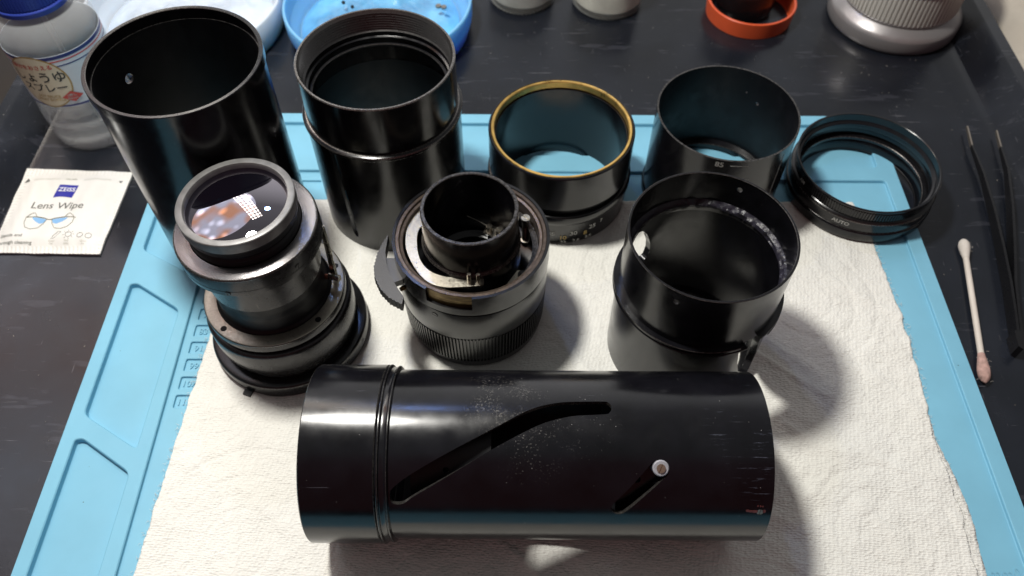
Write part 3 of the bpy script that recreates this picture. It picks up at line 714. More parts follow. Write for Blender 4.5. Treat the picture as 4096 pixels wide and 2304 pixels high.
# C6 focusing mount
def focus_mount():
    t = thing('focusing_mount', 'black focusing mount with knurled grip, silver aperture lever and serrated side fin', 'lens mount', (-1.615, 18.9, PZ))
    mb = MB(); p, tg = bev([(2.66, 0.0), (2.72, 0.08), (2.76, 0.5), (2.4, 0.5), (2.4, 0.0)], 0.03); mb.lathe(p, 200, tags=tg); mb.build('base_ring', [BLK, EDGE], t)
    mb = MB(); mb.knurl(2.86, 2.5, 0.50, 2.18, 132, 0.085, r_bot=2.80); mb.build('knurled_grip', SATIN, t, angle=18)
    mb = MB(); p, tg = bev([(2.84, 2.18), (2.87, 2.26), (2.88, 3.80), (2.85, 3.85), (2.5, 3.85), (2.5, 2.18)], 0.03, (3,)); mb.lathe(p, 200, tags=tg); sl = mb.build('smooth_sleeve', [SATIN, EDGE], t)
    c, s_ = math.cos(math.radians(-116.5)), math.sin(math.radians(-116.5)); screw(sl, (2.87 * c, 2.87 * s_, 3.47), 0.12, (c, s_, 0), m=BLK, h=0.03, ang=2.2)
    # upper ring with a notch at the front left that bares the brass
    notch = [(-121.5, 5.2), (-87.5, 5.2), (-87.5, 4.25), (-121.5, 4.25)]
    mb = shell(2.91, 2.80, 3.90, 4.92, [notch], 0.05); clean(mb.build('upper_ring', [BLK, BLK, SATIN], t))
    mb = MB(); p, tg = bev([(2.795, 3.85), (2.795, 4.89), (2.66, 4.89), (2.64, 4.80), (2.52, 4.78), (2.52, 3.3), (2.6, 3.3)], 0.015, (1,)); mb.lathe(p, 200, tags=tg); br = mb.build('brass_ring', [BRASS, BRONZE, BRONZE], t)
    for pg in br.data.polygons:
        if pg.normal.z > 0.6 or (pg.center.xy.normalized().dot(pg.normal.xy) < -0.3): pg.material_index = 2
    # floor of the well
    mb = MB(); p, tg = bev([(2.52, 3.1), (2.52, 3.35), (1.7, 3.1), (1.7, 2.9)], 0.02); mb.lathe(p, 160, tags=tg); mb.build('well_floor', [BLK, EDGE], t)
    # inner tube
    H = 6.45
    prof = [(1.84, 2.9), (1.84, 4.75), (1.78, 4.85), (1.75, 4.9), (1.75, H - 0.03), (1.72, H), (1.62, H), (1.60, H - 0.03), (1.60, 3.3), (1.35, 3.2), (1.35, 2.9)]
    mb = MB(); mb.lathe(prof, 180, tags=[0, 1, 0, 0, 2, 2, 2, 0, 0, 0, 0]); mb.build('inner_tube', [BLK2, EDGE, EDGE], t, angle=25)
    mb = MB(); mb.lathe([(1.35, 2.95), (1.35, 3.0), (0.9, 3.1), (0.5, 2.6), (0.5, 2.5)], 120); mb.build('rear_baffle', MATTE, t)
    for k in range(16):
        pass
    # silver aperture lever: curved plate with two upright pins
    pl = [(-2.07, 1.60), (-2.36, 1.10), (-2.44, 0.56), (-2.42, -0.27), (-2.16, -1.0), (-1.78, -1.62), (-1.38, -2.0), (-0.9, -2.16), (-0.45, -2.16), (0.40, -2.08), (0.52, -1.95), (0.44, -1.73), (-0.06, -1.68), (-0.5, -1.72), (-0.95, -1.68), (-1.48, -1.42), (-1.85, -0.90), (-2.02, -0.12), (-2.0, 0.48), (-1.80, 0.85), (-1.86, 1.2)]
    mb = MB(); mb.prism(smooth(pl), 4.54, 4.61); lv = mb.build('aperture_lever', NICK, t, angle=40)
    for x in (0.0, 0.32):
        mb = MB(); p, tg = bev([(0.001, 4.6), (0.08, 4.6), (0.08, 5.12), (0.001, 5.12)], 0.015); mb.lathe(p, 20, ctr=(x, -1.95)); mb.build('pin', STEEL, lv)
        mb = MB(); mb.cyl((x, -1.95, 4.6), (x, -1.95, 4.64), 0.115, n=16); mb.build('pin_collar', NICK, lv)
    mb = MB(); mb.cyl((-1.82, 0.75, 4.5), (-1.82, 0.75, 4.78), 0.09, 0.05, n=16); mb.build('rivet', STEEL, lv)
    mb = MB()
    for (a0, a1) in ((95, 172),): mb.lathe([(2.1, 4.52), (2.50, 4.52), (2.50, 4.60), (2.1, 4.60)], 40, a0=a0, a1=a1)
    mb.build('retaining_arc', NICK, t)
    mb = MB(); mb.lathe([(2.28, 4.2), (2.50, 4.2), (2.50, 4.27), (2.28, 4.27)], 50, a0=-38, a1=52); mb.build('retaining_arc', EDGE, t)
    # post at the right
    po = MB(); x, y = 2.02, 1.05
    prof = [(0.001, 3.3), (0.2, 3.3), (0.2, 3.42), (0.12, 3.44)]
    for k in range(9): prof += [(0.13, 3.5 + k * 0.08), (0.105, 3.54 + k * 0.08)]
    prof += [(0.13, 4.25), (0.13, 4.62), (0.001, 4.62)]
    po.lathe(prof, 24, ctr=(x, y)); ps = po.build('threaded_post', NICK, t); screw(ps, (x, y, 4.62), 0.17, (0, 0, 1), m=STEEL, h=0.07, ang=1.6)
    # plate at lower right with cross-head screw
    pp = MB(); pp.prism([(1.72, -0.98), (2.22, -0.98), (2.35, -0.75), (2.1, -1.3), (1.35, -2.0), (1.12, -1.95)], 4.0, 4.06); pt = pp.build('spring_plate', NICK, t)
    mb = MB(); mb.cyl((1.90, -1.18, 4.05), (1.90, -1.18, 4.12), 0.17, n=24); sc_ = mb.build('cross_screw', MATTE, pt)
    for a in (0.4, 0.4 + math.pi / 2):
        mb = MB(); dx, dy = 0.1 * math.cos(a), 0.1 * math.sin(a); mb.cyl((1.90 - dx, -1.18 - dy, 4.125), (1.90 + dx, -1.18 + dy, 4.125), 0.015, n=6); mb.build('cross_slot', EDGE, sc_)
    # shiny mechanism seen down inside the inner tube
    mb = MB(); mb.lathe([(1.22, 3.62), (1.58, 3.62), (1.58, 3.68), (1.22, 3.68)], 24, a0=18, a1=72); br = mb.build('blade_bracket', STEEL, t)
    for a, r, h in ((64, 1.40, 0.22), (46, 1.40, 0.30), (28, 1.42, 0.12)):
        x, y = r * math.cos(math.radians(a)), r * math.sin(math.radians(a))
        mb = MB(); mb.cyl((x, y, 3.66), (x, y, 3.66 + h), 0.13, 0.12, n=20); b2 = mb.build('stud', STEEL, br); screw(b2, (x, y, 3.68 + h), 0.12, (0, 0, 1), h=0.05, ang=a)
    mb = MB(); mb.tube([(0.55, 1.25, 3.95), (0.2, 1.42, 4.05), (-0.25, 1.55, 4.2)], [0.03, 0.025, 0.015], 8); mb.build('spring_wire', STEEL, br)
    # serrated fin outside left
    out = [(-3.16, 0.42), (-3.32, 0.02), (-3.46, -0.45), (-3.52, -1.06), (-3.44, -1.56), (-3.20, -2.06), (-2.84, -2.46), (-2.36, -2.74)]
    inn = [(-2.34, -2.42), (-2.66, -1.92), (-2.92, -1.45), (-3.08, -0.95), (-3.19, -0.4), (-3.17, 0.1)]
    ser = []
    segs = []
    for (a, b) in zip(out, out[1:]):
        L_ = math.hypot(b[0] - a[0], b[1] - a[1]); k = max(2, int(L_ / 0.075))
        for i in range(k): segs.append((a[0] + (b[0] - a[0]) * i / k, a[1] + (b[1] - a[1]) * i / k))
    segs.append(out[-1])
    for i, (x, y) in enumerate(segs):
        d = math.hypot(x + 1.2, y + 1.0) or 1; o_ = 0.035 if i % 2 else 0.0
        ser.append((x + (x + 1.2) / d * o_, y + (y + 1.0) / d * o_))
    mb = MB(); mb.prism(ser + inn, 3.95, 4.38); fin = mb.build('aperture_fin', mat('crinkle_black', (0.022, 0.022, 0.024), 0.42, spec=0.6, bump=[(22, 0.6, 0.02)], dust=0.09, dscale=14, dcol=(0.12, 0.12, 0.12)), t, angle=20)
    mb = MB(); mb.prism([(-3.20, -0.62), (-2.70, -0.62), (-2.58, -1.15), (-2.45, -1.60), (-2.82, -1.78), (-3.10, -1.35)], 4.0, 4.30); mb.build('fin_arm', mat('arm_black', (0.03, 0.03, 0.032), 0.35, spec=0.6, bump=[(20, 0.3, 0.02)]), fin)
    mb = MB(); mb.cyl((-2.46, -1.45, 3.60), (-2.62, -1.56, 3.60), 0.10, 0.08, n=16); mb.build('brass_pin', BRASS, t)
focus_mount()

# C5 slotted barrel
def slotted_barrel():
    t = thing('slotted_barrel', 'wide open black barrel with glue marks inside and slots in its lower half', 'lens barrel', (6.69, 17.39, PZ))
    H = 6.86
    slotL = [(153, 4.9), (149, 5.0), (143, 5.02), (137, 4.85), (131, 4.45), (127, 4.1), (123.5, 3.6), (122.5, 3.2), (124, 2.8), (127, 2.7), (133, 3.1), (140, 3.7), (148, 4.1), (153, 4.4)]
    up_ = shell(2.88, 2.80, 4.12, H, [circle_hole(60.2, 6.42, 0.11, 2.88), circle_hole(-120.3, 6.40, 0.12, 2.88), circle_hole(180, 6.25, 0.06, 2.88, 10), slotL], 0.06)
    clean(up_.build('upper_wall', [BLK, BLK, EDGE], t))
    mb = MB(); p, tg = bev([(2.882, H - 0.02), (2.882, H + 0.05), (2.79, H + 0.05), (2.79, H - 0.02)], 0.02, (1, 2)); mb.lathe(p, 200, tags=tg); mb.build('rim', [BLK, EDGE], t)
    # collar broken at the right where the slot reaches it
    for k, (r1, z0, z1, m) in enumerate(((3.09, 3.92, 4.02, BLK), (3.00, 4.02, 4.08, BLK2), (3.08, 4.08, 4.20, BLK))):
        mb = MB(); p, tg = bev([(r1, z0), (r1, z1), (2.79, z1), (2.79, z0)], 0.02, (1,) if k == 2 else ()); mb.lathe(p, 90, tags=tg, a0=-44 - 4 * k, a1=124); mb.lathe(p, 80, tags=tg, a0=144, a1=297 - 3 * k); mb.build('collar', [m, EDGE], t)
    slotR = [(-66, 4.1), (-65, 3.4), (-61.5, 2.6), (-57, 1.9), (-50, 1.2), (-42, 0.7), (-34, 0.5), (-27, 0.7), (-26, 1.1), (-33, 1.7), (-39, 2.4), (-43, 3.1), (-45, 4.1)]
    ln = shell(2.797, 2.64, 4.06, 5.12, [slotL], 0.06); clean(ln.build('liner', [MATTE, BLK, SATIN], t))
    mb = shell(2.90, 2.64, 0.0, 4.06, [slotR, slotL], 0.06); clean(mb.build('lower_wall', [SATIN, BLK, SATIN], t))
    # inner ledge with lumpy purple-grey glue
    GL = mat('dried_glue', (0.020, 0.019, 0.028), 0.36, spec=0.45, var=(4, 0.5), bump=[(5, 0.8, 0.05), (14, 0.3, 0.02)])
    vs = []; fs = []; n = 360; prof = [(2.80, 5.55), (2.74, 5.50), (2.66, 5.44), (2.62, 5.38), (2.61, 5.30), (2.64, 5.1), (2.80, 5.1)]
    for i in range(n):
        a = 2 * math.pi * i / n
        for k, (r, z) in enumerate(prof):
            w_ = (0.035 if 0 < k < 4 else 0) * noise.fractal(Vector((math.cos(a) * 9, math.sin(a) * 9, k * 0.7)), 1, 2, 3) * (1.4 if -20 < math.degrees(a) < 100 or a > 5.6 else 0.5)
            vs.append(((r - w_) * math.cos(a), (r - w_) * math.sin(a), z + w_ * 1.5))
    m = len(prof)
    for i in range(n):
        j = (i + 1) % n
        for k in range(m): fs.append((i * m + k, j * m + k, j * m + (k + 1) % m, i * m + (k + 1) % m))
    mb = MB(); mb.add(vs, fs, mis=[(0 if k < 4 else 1) for i in range(n) for k in range(m)]); mb.build('inner_ledge', [GL, BLK], t, angle=40)
    mb = MB(); ring(mb, 2.70, 2.45, 0.0, 0.15, 0.03, (1, 2)); mb.build('bottom_flange', [SATIN, EDGE], t)
    # guide key next to the left slot
    kb = MB()
    pts = [(2.66 * math.cos(math.radians(a)), 2.66 * math.sin(math.radians(a)), z) for a, z in ((148, 3.2), (152, 3.1), (158, 2.8), (160, 2.2))]
    kb.tube(pts, [0.10, 0.14, 0.14, 0.10], 12); kb.build('guide_key', MATTE, t)
slotted_barrel()

# ================================================================== FRONT: LYING BARREL
def lying_barrel():
    TUBE = mat('black_anodised_scuffed', (0.004, 0.004, 0.0055), 0.20, spec=0.45, var=(0.6, 0.5), rvar=(1.3, 0.05), bump=[(30, 0.02, 0.01), (14, 0.05, 0.01, (0.12, 0.6, 0.6))], dust=0.075, dscale=5, dcol=(0.30, 0.29, 0.28),
        streak=[(4.0, (0.10, 2.2, 2.2), 0.72, (0.05, 0.05, 0.06))],
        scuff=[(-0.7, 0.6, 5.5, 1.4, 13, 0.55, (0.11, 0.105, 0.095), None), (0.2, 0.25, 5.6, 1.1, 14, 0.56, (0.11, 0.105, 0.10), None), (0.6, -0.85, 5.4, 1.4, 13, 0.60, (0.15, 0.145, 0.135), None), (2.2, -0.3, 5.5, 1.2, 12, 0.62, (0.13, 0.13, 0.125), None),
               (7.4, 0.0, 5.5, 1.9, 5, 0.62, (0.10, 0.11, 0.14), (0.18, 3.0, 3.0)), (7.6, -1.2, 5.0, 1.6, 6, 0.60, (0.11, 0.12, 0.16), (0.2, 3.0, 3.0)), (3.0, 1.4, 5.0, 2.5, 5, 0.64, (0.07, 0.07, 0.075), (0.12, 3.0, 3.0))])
    Y0, Z0 = 11.22, 2.82 + PZ
    t = thing('helical_barrel', 'long black barrel lying on its side in front, with cam slots and white roller', 'lens barrel', (0, Y0, 0.03))
    # local tube axis is z -> world x; angle a: 0 = +y, 90 = up
    def fx(x, y, z): return (z, x, y + Z0 - 0.03)
    s1 = [(-3.66, 138.0), (-3.23, 130.2), (-2.26, 117.8), (-0.69, 99.9), (0.18, 89.4), (0.55, 85.4), (0.93, 82.5), (1.35, 80.5), (1.76, 79.6), (2.77, 79.2), (2.92, 80.2), (3.0, 82.4), (3.0, 85.3), (2.93, 87.6), (2.80, 88.9), (1.92, 90.1), (1.42, 92.1), (0.9, 95.5), (0.36, 100.8), (-0.68, 112.6), (-1.65, 125.0), (-2.75, 139.2), (-3.12, 144.6), (-3.28, 147.4), (-3.45, 148.6), (-3.62, 148.0), (-3.70, 145.6), (-3.71, 141.6)]
    s2 = [(4.15, 119.8), (4.38, 118.3), (4.58, 120.2), (4.66, 123.4), (4.60, 127.2), (4.46, 130.3), (3.87, 142.7), (3.47, 151.7), (3.28, 154.8), (3.10, 154.8), (2.98, 152.0), (2.97, 149.0), (3.10, 144.9), (3.6, 133.0)]
    s3 = [(-0.4, 205), (0.6, 203), (2.6, 206), (3.0, 214), (2.6, 222), (0.8, 226), (-0.2, 222)]
    sw = lambda h: [(a, x) for x, a in h]
    mb = shell(2.744, 2.60, -3.92, 7.81, [smooth(sw(s1)), smooth(sw(s2)), smooth(sw(s3)), circle_hole(153, 7.46, 0.10, 2.744)], 0.045)
    clean(mb.build('main_tube', [TUBE, MATTE, EDGEB], t, fn=fx))
    mb = MB(); p, tg = bev([(2.90, -6.46), (2.904, -4.16), (2.70, -4.16), (2.70, -6.46)], 0.035, (0, 1)); mb.lathe(p, 260, tags=tg); mb.build('front_collar', [BLK2, EDGE], t, fn=fx)
    mb = MB(); p, tg = bev([(2.84, -4.20), (2.84, -4.15), (2.915, -4.12), (2.915, -4.07), (2.83, -4.03), (2.83, -3.87), (2.87, -3.85), (2.87, -3.80), (2.75, -3.76), (2.62, -3.72), (2.62, -4.20)], 0.015, (3, 7)); mb.lathe(p, 260, tags=tg); mb.build('twin_ribs', [BLK, EDGE], t, fn=fx)
    mb = shell(2.22, 2.12, -3.15, -0.69, [circle_hole(128, -2.07, 0.10, 2.22)], 0.09); iv = clean(mb.build('inner_sleeve', [MATTE, MATTE, MATTE], t, fn=fx))
    mb = shell(2.36, 2.26, 3.15, 7.6, [circle_hole(133, 3.75, 0.12, 2.36)], 0.09); clean(mb.build('rear_sleeve', [BLK2, MATTE, EDGE], t, fn=fx))
    # guide roller in the short slot
    a = math.radians(123.0); d = Vector((0, math.cos(a), math.sin(a))); c0 = Vector((4.40, 0, Z0 - 0.03))
    def P(h): return c0 + d * h
    mb = MB(); mb.cyl(P(2.45), P(2.77), 0.245, n=32); mb.cyl(P(2.77), P(2.80), 0.245, 0.215, n=32); ro = mb.build('guide_roller', mat('white_nylon', (0.33, 0.33, 0.36), 0.4, var=(3, 0.15)), t)
    screw(ro, P(2.80), 0.135, d, m=mat('dull_bronze', (0.42, 0.33, 0.25), 0.35, metal=0.8), h=0.045, ang=0.3)
    a = math.radians(152.6); d = Vector((0, math.cos(a), math.sin(a))); q = Vector((7.46, 0, Z0 - 0.03)) + d * 2.70
    screw(t, q, 0.095, d, m=NICK, h=0.05)
    # smear of reddish varnish round the grub screw
    RV = mat('red_varnish', (0.16, 0.035, 0.03), 0.45, var=(6, 0.5))
    mb = MB()
    for k, (x, aa, w_, h_) in enumerate(((7.30, 152.2, .10, .05), (7.18, 152.0, .08, .04), (7.08, 151.6, .06, .045), (7.58, 152.0, .05, .06), (7.45, 148.0, .02, .03), (7.37, 147.9, .02, .03), (7.52, 148.2, .02, .03))):
        pts = []
        for i in range(12):
            th = 2 * math.pi * i / 12; pts.append((x + w_ * math.cos(th), math.radians(aa) + h_ * math.sin(th) / 2.75))
        vs = [(px, 2.752 * math.cos(pa), 2.752 * math.sin(pa) + Z0 - 0.03) for px, pa in pts]; vs2 = [(px, 2.735 * math.cos(pa), 2.735 * math.sin(pa) + Z0 - 0.03) for px, pa in pts]
        n = 12; mb.add(vs + vs2, [tuple(range(n)), tuple(range(2 * n - 1, n - 1, -1))] + [(i, (i + 1) % n, n + (i + 1) % n, n + i) for i in range(n)])
    mb.build('varnish_smear', RV, t)
lying_barrel()

# ================================================================== LEFT: BOTTLE AND SACHET
def bottle():
    t = thing('spray_bottle', 'clear plastic bottle with blue ribbed cap and Japanese soy sauce label, at the left edge', 'bottle', (-21.1, 30.6, TZ))
    PET = mat('clear_plastic', (0.80, 0.83, 0.84), 0.08, spec=0.9, extra={'Alpha': 0.16}, bump=[(0.9, 0.12, 0.05)])
    out = [(0.4, 0.12), (1.75, 0.0), (2.05, 0.12), (2.15, 0.4), (2.13, 0.85), (2.07, 0.95), (2.13, 1.05), (2.15, 1.5), (2.15, 1.75), (2.08, 1.85), (2.15, 1.95), (2.13, 2.6), (2.10, 2.9), (2.10, 5.7), (2.15, 5.85), (2.10, 6.2), (1.85, 6.75), (1.45, 7.05), (1.2, 7.2), (1.2, 8.0)]
    inn = [(r - 0.07, z + (0.05 if i < 3 else 0)) for i, (r, z) in enumerate(out)]; inn[0] = (0.4, 0.2)
    mb = MB(); n = 96; prof = out + inn[::-1]; mb.lathe(prof, n); 
    mb.add([(0.42 * math.cos(2 * math.pi * i / 24), 0.42 * math.sin(2 * math.pi * i / 24), 0.12) for i in range(24)] + [(0.42 * math.cos(2 * math.pi * i / 24), 0.42 * math.sin(2 * math.pi * i / 24), 0.2) for i in range(24)], [tuple(range(24)), tuple(range(47, 23, -1))])
    mb.build('bottle_body', PET, t, angle=50)
    # liquid in the lower part
    WAT = mat('clear_liquid', (0.70, 0.74, 0.75), 0.03, spec=0.9, extra={'Alpha': 0.10}, bump=[(0.8, 0.5, 0.1)])
    li = [(0.001, 0.26)] + [(r - 0.012, max(0.26, z + 0.01)) for r, z in inn[1:12]] + [(2.0, 2.4), (0.001, 2.4)]
    mb = MB(); mb.lathe(li, 72); mb.build('liquid', WAT, t, angle=50)
    # label sleeve
    LB = mat('label_white', (0.62, 0.68, 0.72), 0.4, spec=0.4, var=(0.6, 0.08))
    mb = MB(); mb.lathe([(2.115, 2.95), (2.13, 2.95), (2.13, 5.68), (2.115, 5.68)], 120); lb = mb.build('label', LB, t)
    NAVY = mat('navy_print', (0.02, 0.03, 0.16), 0.4); RED = mat('red_print', (0.50, 0.04, 0.03), 0.4); CREAM = mat('cream_print', (0.66, 0.60, 0.44), 0.45); OCH = mat('gold_print', (0.38, 0.25, 0.07), 0.4); INK = mat('ink_print', (0.02, 0.03, 0.03), 0.45)
    z0 = 0.4
    def band(za, zb, m, lift=0.006, nm='stripe'):
        mb = MB(); r = 2.13; mb.lathe([(r + 0.001, za), (r + lift, za), (r + lift, zb), (r + 0.001, zb)], 120); return mb.build(nm, m, lb)
    band(5.50, 5.66, NAVY); band(5.36, 5.41, RED); band(5.12, 5.17, NAVY); band(2.96, 3.06, NAVY)
    A0 = -98
    def oval(rx, rz, r, m, nm, cz=4.35):
        n = 48; vs = [(0, 0)] ; mb = MB(); vv = []; ff = []
        rings_ = 8
        for k in range(rings_ + 1):
            for i in range(n):
                th = 2 * math.pi * i / n; x = rx * k / rings_ * math.cos(th); z = cz + rz * k / rings_ * math.sin(th); a = math.radians(A0) + x / 2.13
                vv.append((r * math.cos(a), r * math.sin(a), z))
        for k in range(rings_):
            for i in range(n): ff.append((k * n + i, k * n + (i + 1) % n, (k + 1) * n + (i + 1) % n, (k + 1) * n + i))
        mb.add(vv, ff); return mb.build(nm, m, lb)
    oval(1.34, 1.40, 2.142, OCH, 'oval_border'); oval(1.27, 1.33, 2.147, CREAM, 'oval_panel')
    R = 2.13
    text('label_text', '塩分をおさえる', 0.27, RED, lb, on_cyl(A0 - 1, 5.08, R, 0.024), bold=0.004)
    text('label_text', 'しょうゆ', 0.62, INK, lb, on_cyl(A0 + 1, 4.42, R, 0.024), bold=0.008)
    text('label_text', 'スプレー', 0.52, INK, lb, on_cyl(A0 + 2, 3.86, R, 0.024), bold=0.007)
    text('label_text', 'SOY SAUCE', 0.20, OCH, lb, on_cyl(A0 + 2, 3.52, R, 0.024), bold=0.003)
    text('label_text', 'SPRAY BOTTLE', 0.20, OCH, lb, on_cyl(A0 + 2, 3.32, R, 0.024), bold=0.003)
    n = 4; mb = MB(); vv = []; g = 8
    def dp(u, v): return (-69 + math.degrees((u * 0.46) / R), 3.5 + v * 0.30)
    for i in range(g + 1):
        for j in range(g + 1):
            s_, q = i / g * 2 - 1, j / g * 2 - 1; a, z = dp((s_ + q) / 2, (s_ - q) / 2); a = math.radians(a); vv.append((2.156 * math.cos(a), 2.156 * math.sin(a), z))
    mb.add(vv, [(i * (g + 1) + j, i * (g + 1) + j + 1, (i + 1) * (g + 1) + j + 1, (i + 1) * (g + 1) + j) for i in range(g) for j in range(g)]); mb.build('diamond_badge', RED, lb)
    text('label_text', '1押し', 0.17, WHITE, lb, on_cyl(-69, 3.52, R, 0.034), bold=0.003); text('label_text', '約0.1mL', 0.14, WHITE, lb, on_cyl(-69, 3.36, R, 0.034), bold=0.002)
    BC = mat('blue_cap_plastic', (0.02, 0.045, 0.30), 0.38, spec=0.5, bump=[(8, 0.08, 0.02)])
    mb = MB(); p, tg = bev([(1.62, 7.25), (1.64, 7.5), (1.50, 7.55), (1.2, 7.55), (1.2, 7.25)], 0.03); mb.lathe(p, 96); cp = mb.build('cap_band', BC, t)
    mb = MB(); mb.knurl(1.56, 1.2, 7.56, 9.4, 72, 0.045, r_bot=1.58); mb.build('ribbed_cap', BC, t, angle=20)
    mb = MB(); p, tg = bev([(0.001, 9.36), (1.50, 9.36), (1.44, 9.55), (0.001, 9.6)], 0.04); mb.lathe(p, 64); mb.build('cap_top', BC, t)
    # dip tube
    mb = MB(); mb.tube([(0, 0, 7.4), (0.1, 0, 4), (0.25, -0.1, 0.4)], [0.12, 0.12, 0.12], 12); mb.build('dip_tube', glass_mat('milky_tube', (0.8, 0.82, 0.82), 0.3, 1.4, 0.6), t)
bottle()

def sachet():
    t = thing('wipe_sachet', 'flat white lens wipe sachet printed with blue logo and a pair of glasses', 'sachet', (-21.0, 24.6, TZ + 0.02))
    TL, TR, BR, BL = (-23.62, 27.30), (-18.42, 27.06), (-18.50, 22.02), (-23.40, 22.10)
    def height(x, y):
        # distance from the crimped edges gives a soft pillow
        u = min(x - (-23.5), -18.45 - x); v = min(y - 22.05, 27.15 - y); u = max(0, u); v = max(0, v)
        crimp = 0.012 * math.sin(x * 34 + y * 3) * (1 if v < 0.34 else 0) + 0.012 * math.sin(y * 34) * (1 if u < 0.26 else 0)
        e = min(1, u / 0.9) * min(1, v / 0.9); e = e * e * (3 - 2 * e)
        return 0.09 + crimp + 0.20 * e + 0.035 * noise.noise(Vector((x * 0.9, y * 0.9, 1))) + 0.02 * noise.noise(Vector((x * 2.6 + y, y * 0.8, 4))) + 0.05 * math.exp(-((x - y * 0.1 + 22.6) / 0.35) ** 2) * e
    n = 150; vs = []; fs = []
    def pt(u, v):
        x = (TL[0] * (1 - u) + TR[0] * u) * (1 - v) + (BL[0] * (1 - u) + BR[0] * u) * v; y = (TL[1] * (1 - u) + TR[1] * u) * (1 - v) + (BL[1] * (1 - u) + BR[1] * u) * v
        w_ = 0.03; x += w_ * noise.noise(Vector((y * 1.2, 0, u * 3))); y += w_ * noise.noise(Vector((x * 1.2, 5, v * 3))); return x, y
    for j in range(n + 1):
        for i in range(n + 1):
            x, y = pt(i / n, j / n); vs.append((x + 21.0, y - 24.6, height(x, y)))
    m = len(vs)
    for j in range(n + 1):
        for i in range(n + 1): x, y = pt(i / n, j / n); vs.append((x + 21.0, y - 24.6, 0.0))
    for j in range(n):
        for i in range(n): a = j * (n + 1) + i; fs.append((a, a + n + 1, a + n + 2, a + 1)); fs.append((m + a, m + a + 1, m + a + n + 2, m + a + n + 1))
    for i in range(n):
        for a, b in ((i, i + 1), ((n) * (n + 1) + i + 1, n * (n + 1) + i), ((i + 1) * (n + 1), i * (n + 1)), (i * (n + 1) + n, (i + 1) * (n + 1) + n)): fs.append((a, b, b + m, a + m))
    SM = mat('sachet_foil_paper', (0.77, 0.755, 0.71), 0.48, spec=0.4, var=(1, 0.04), bump=[(1.2, 0.25, 0.06), (12, 0.06, 0.02)])
    mb = MB(); mb.add(vs, fs); mb.build('packet', SM, t, angle=60)
    GR = mat('grey_print', (0.085, 0.09, 0.075), 0.5); GO = mat('olive_print', (0.12, 0.12, 0.06), 0.5); BL_ = mat('logo_blue', (0.008, 0.012, 0.30), 0.35); LG = mat('lens_blue_print', (0.22, 0.44, 0.72), 0.5); LP = mat('pale_print', (0.42, 0.41, 0.33), 0.5)
    def F(cx, cy, lift=0.012):
        def f(x, y, z): X, Y = cx + x, cy + y; return (X + 21.0, Y - 24.6, height(X, Y) + lift)
        return f
    def patch(name, poly, m, lift=0.010, k=3, parent=t):
        bm = bmesh.new(); vv = [bm.verts.new((x, y, 0)) for x, y in poly]; bm.faces.new(vv); bmesh.ops.triangulate(bm, faces=bm.faces)
        for _ in range(k):
            es = [e_ for e_ in bm.edges if e_.calc_length() > 0.12]
            if es: bmesh.ops.subdivide_edges(bm, edges=es, cuts=1); bmesh.ops.triangulate(bm, faces=bm.faces)
        me = bpy.data.meshes.new(name)
        for v in bm.verts: X, Y = v.co.x, v.co.y; v.co = ((X + 21.0) * S, (Y - 24.6) * S, (height(X, Y) + lift) * S)
        bmesh.ops.recalc_face_normals(bm, faces=bm.faces); bm.to_mesh(me); bm.free(); me.materials.append(m)
        o = bpy.data.objects.new(name, me); COL.objects.link(o); o.parent = parent; return o
    def line(name, pts, r, m, parent=t):
        mb = MB(); mb.tube([(x + 21.0, y - 24.6, height(x, y) + 0.008) for x, y in pts], [r] * len(pts), 6); return mb.build(name, m, parent)
    # logo: blue square with curved foot and white letters
    foot = [(-21.57 + 0.87 * k / 8, 25.22 + 0.07 * math.sin(math.pi * k / 8)) for k in range(9)]
    lg = patch('logo', foot + [(-20.62, 26.02), (-21.50, 26.03)], BL_)
    text('logo_text', 'ZEISS', 0.33, mat('logo_white', (0.8, 0.8, 0.85), 0.4), lg, F(-21.07, 25.62, 0.022), bold=0.006)
    text('sachet_text', 'Lens Wipe', 0.56, GR, t, F(-21.17, 24.54), shear=0.05, bold=0.001, sub=0.12)
    text('sachet_text', 'Gentle and', 0.235, GR, t, F(-23.22, 22.86), 'LEFT', bold=0.001); text('sachet_text', 'thorough cleaning', 0.235, GR, t, F(-23.36, 22.50), 'LEFT', bold=0.001)
    # tear strip
    patch('arrow_mark', [(-23.40, 26.30), (-23.27, 26.60), (-23.12, 26.38)], GR, k=0); patch('arrow_mark', [(-18.78, 26.30), (-18.90, 26.42), (-18.72, 26.46)], GR, k=0)
    text('tear_marks', '>' * 13, 0.17, LP, t, F(-22.28, 26.36)); text('tear_marks', '>' * 13, 0.17, LP, t, F(-19.85, 26.34)); text('tear_marks', 'TEAR HERE', 0.11, GO, t, F(-21.10, 26.37))
    # glasses
    gl = line('glasses_print', [(-22.37, 23.98), (-22.30, 24.0), (-21.9, 24.03), (-21.5, 23.95), (-21.35, 23.87), (-21.26, 23.85), (-21.17, 23.87), (-21.0, 23.95), (-20.6, 24.04), (-20.2, 24.02), (-20.1, 23.99)], 0.020, GO)
    for sx_ in (-1, 1):
        cx = -21.26
        pts = [(cx + sx_ * 0.12, 23.86), (cx + sx_ * 0.20, 23.62), (cx + sx_ * 0.38, 23.38), (cx + sx_ * 0.70, 23.31), (cx + sx_ * 0.98, 23.42), (cx + sx_ * 1.10, 23.70), (cx + sx_ * 1.10, 23.98)]
        sm = []
        for i in range(len(pts) - 1):
            for k in range(3): u = k / 3; sm.append((pts[i][0] * (1 - u) + pts[i + 1][0] * u, pts[i][1] * (1 - u) + pts[i + 1][1] * u))
        sm.append(pts[-1])
        line('glasses_print', sm, 0.012, GO, gl)
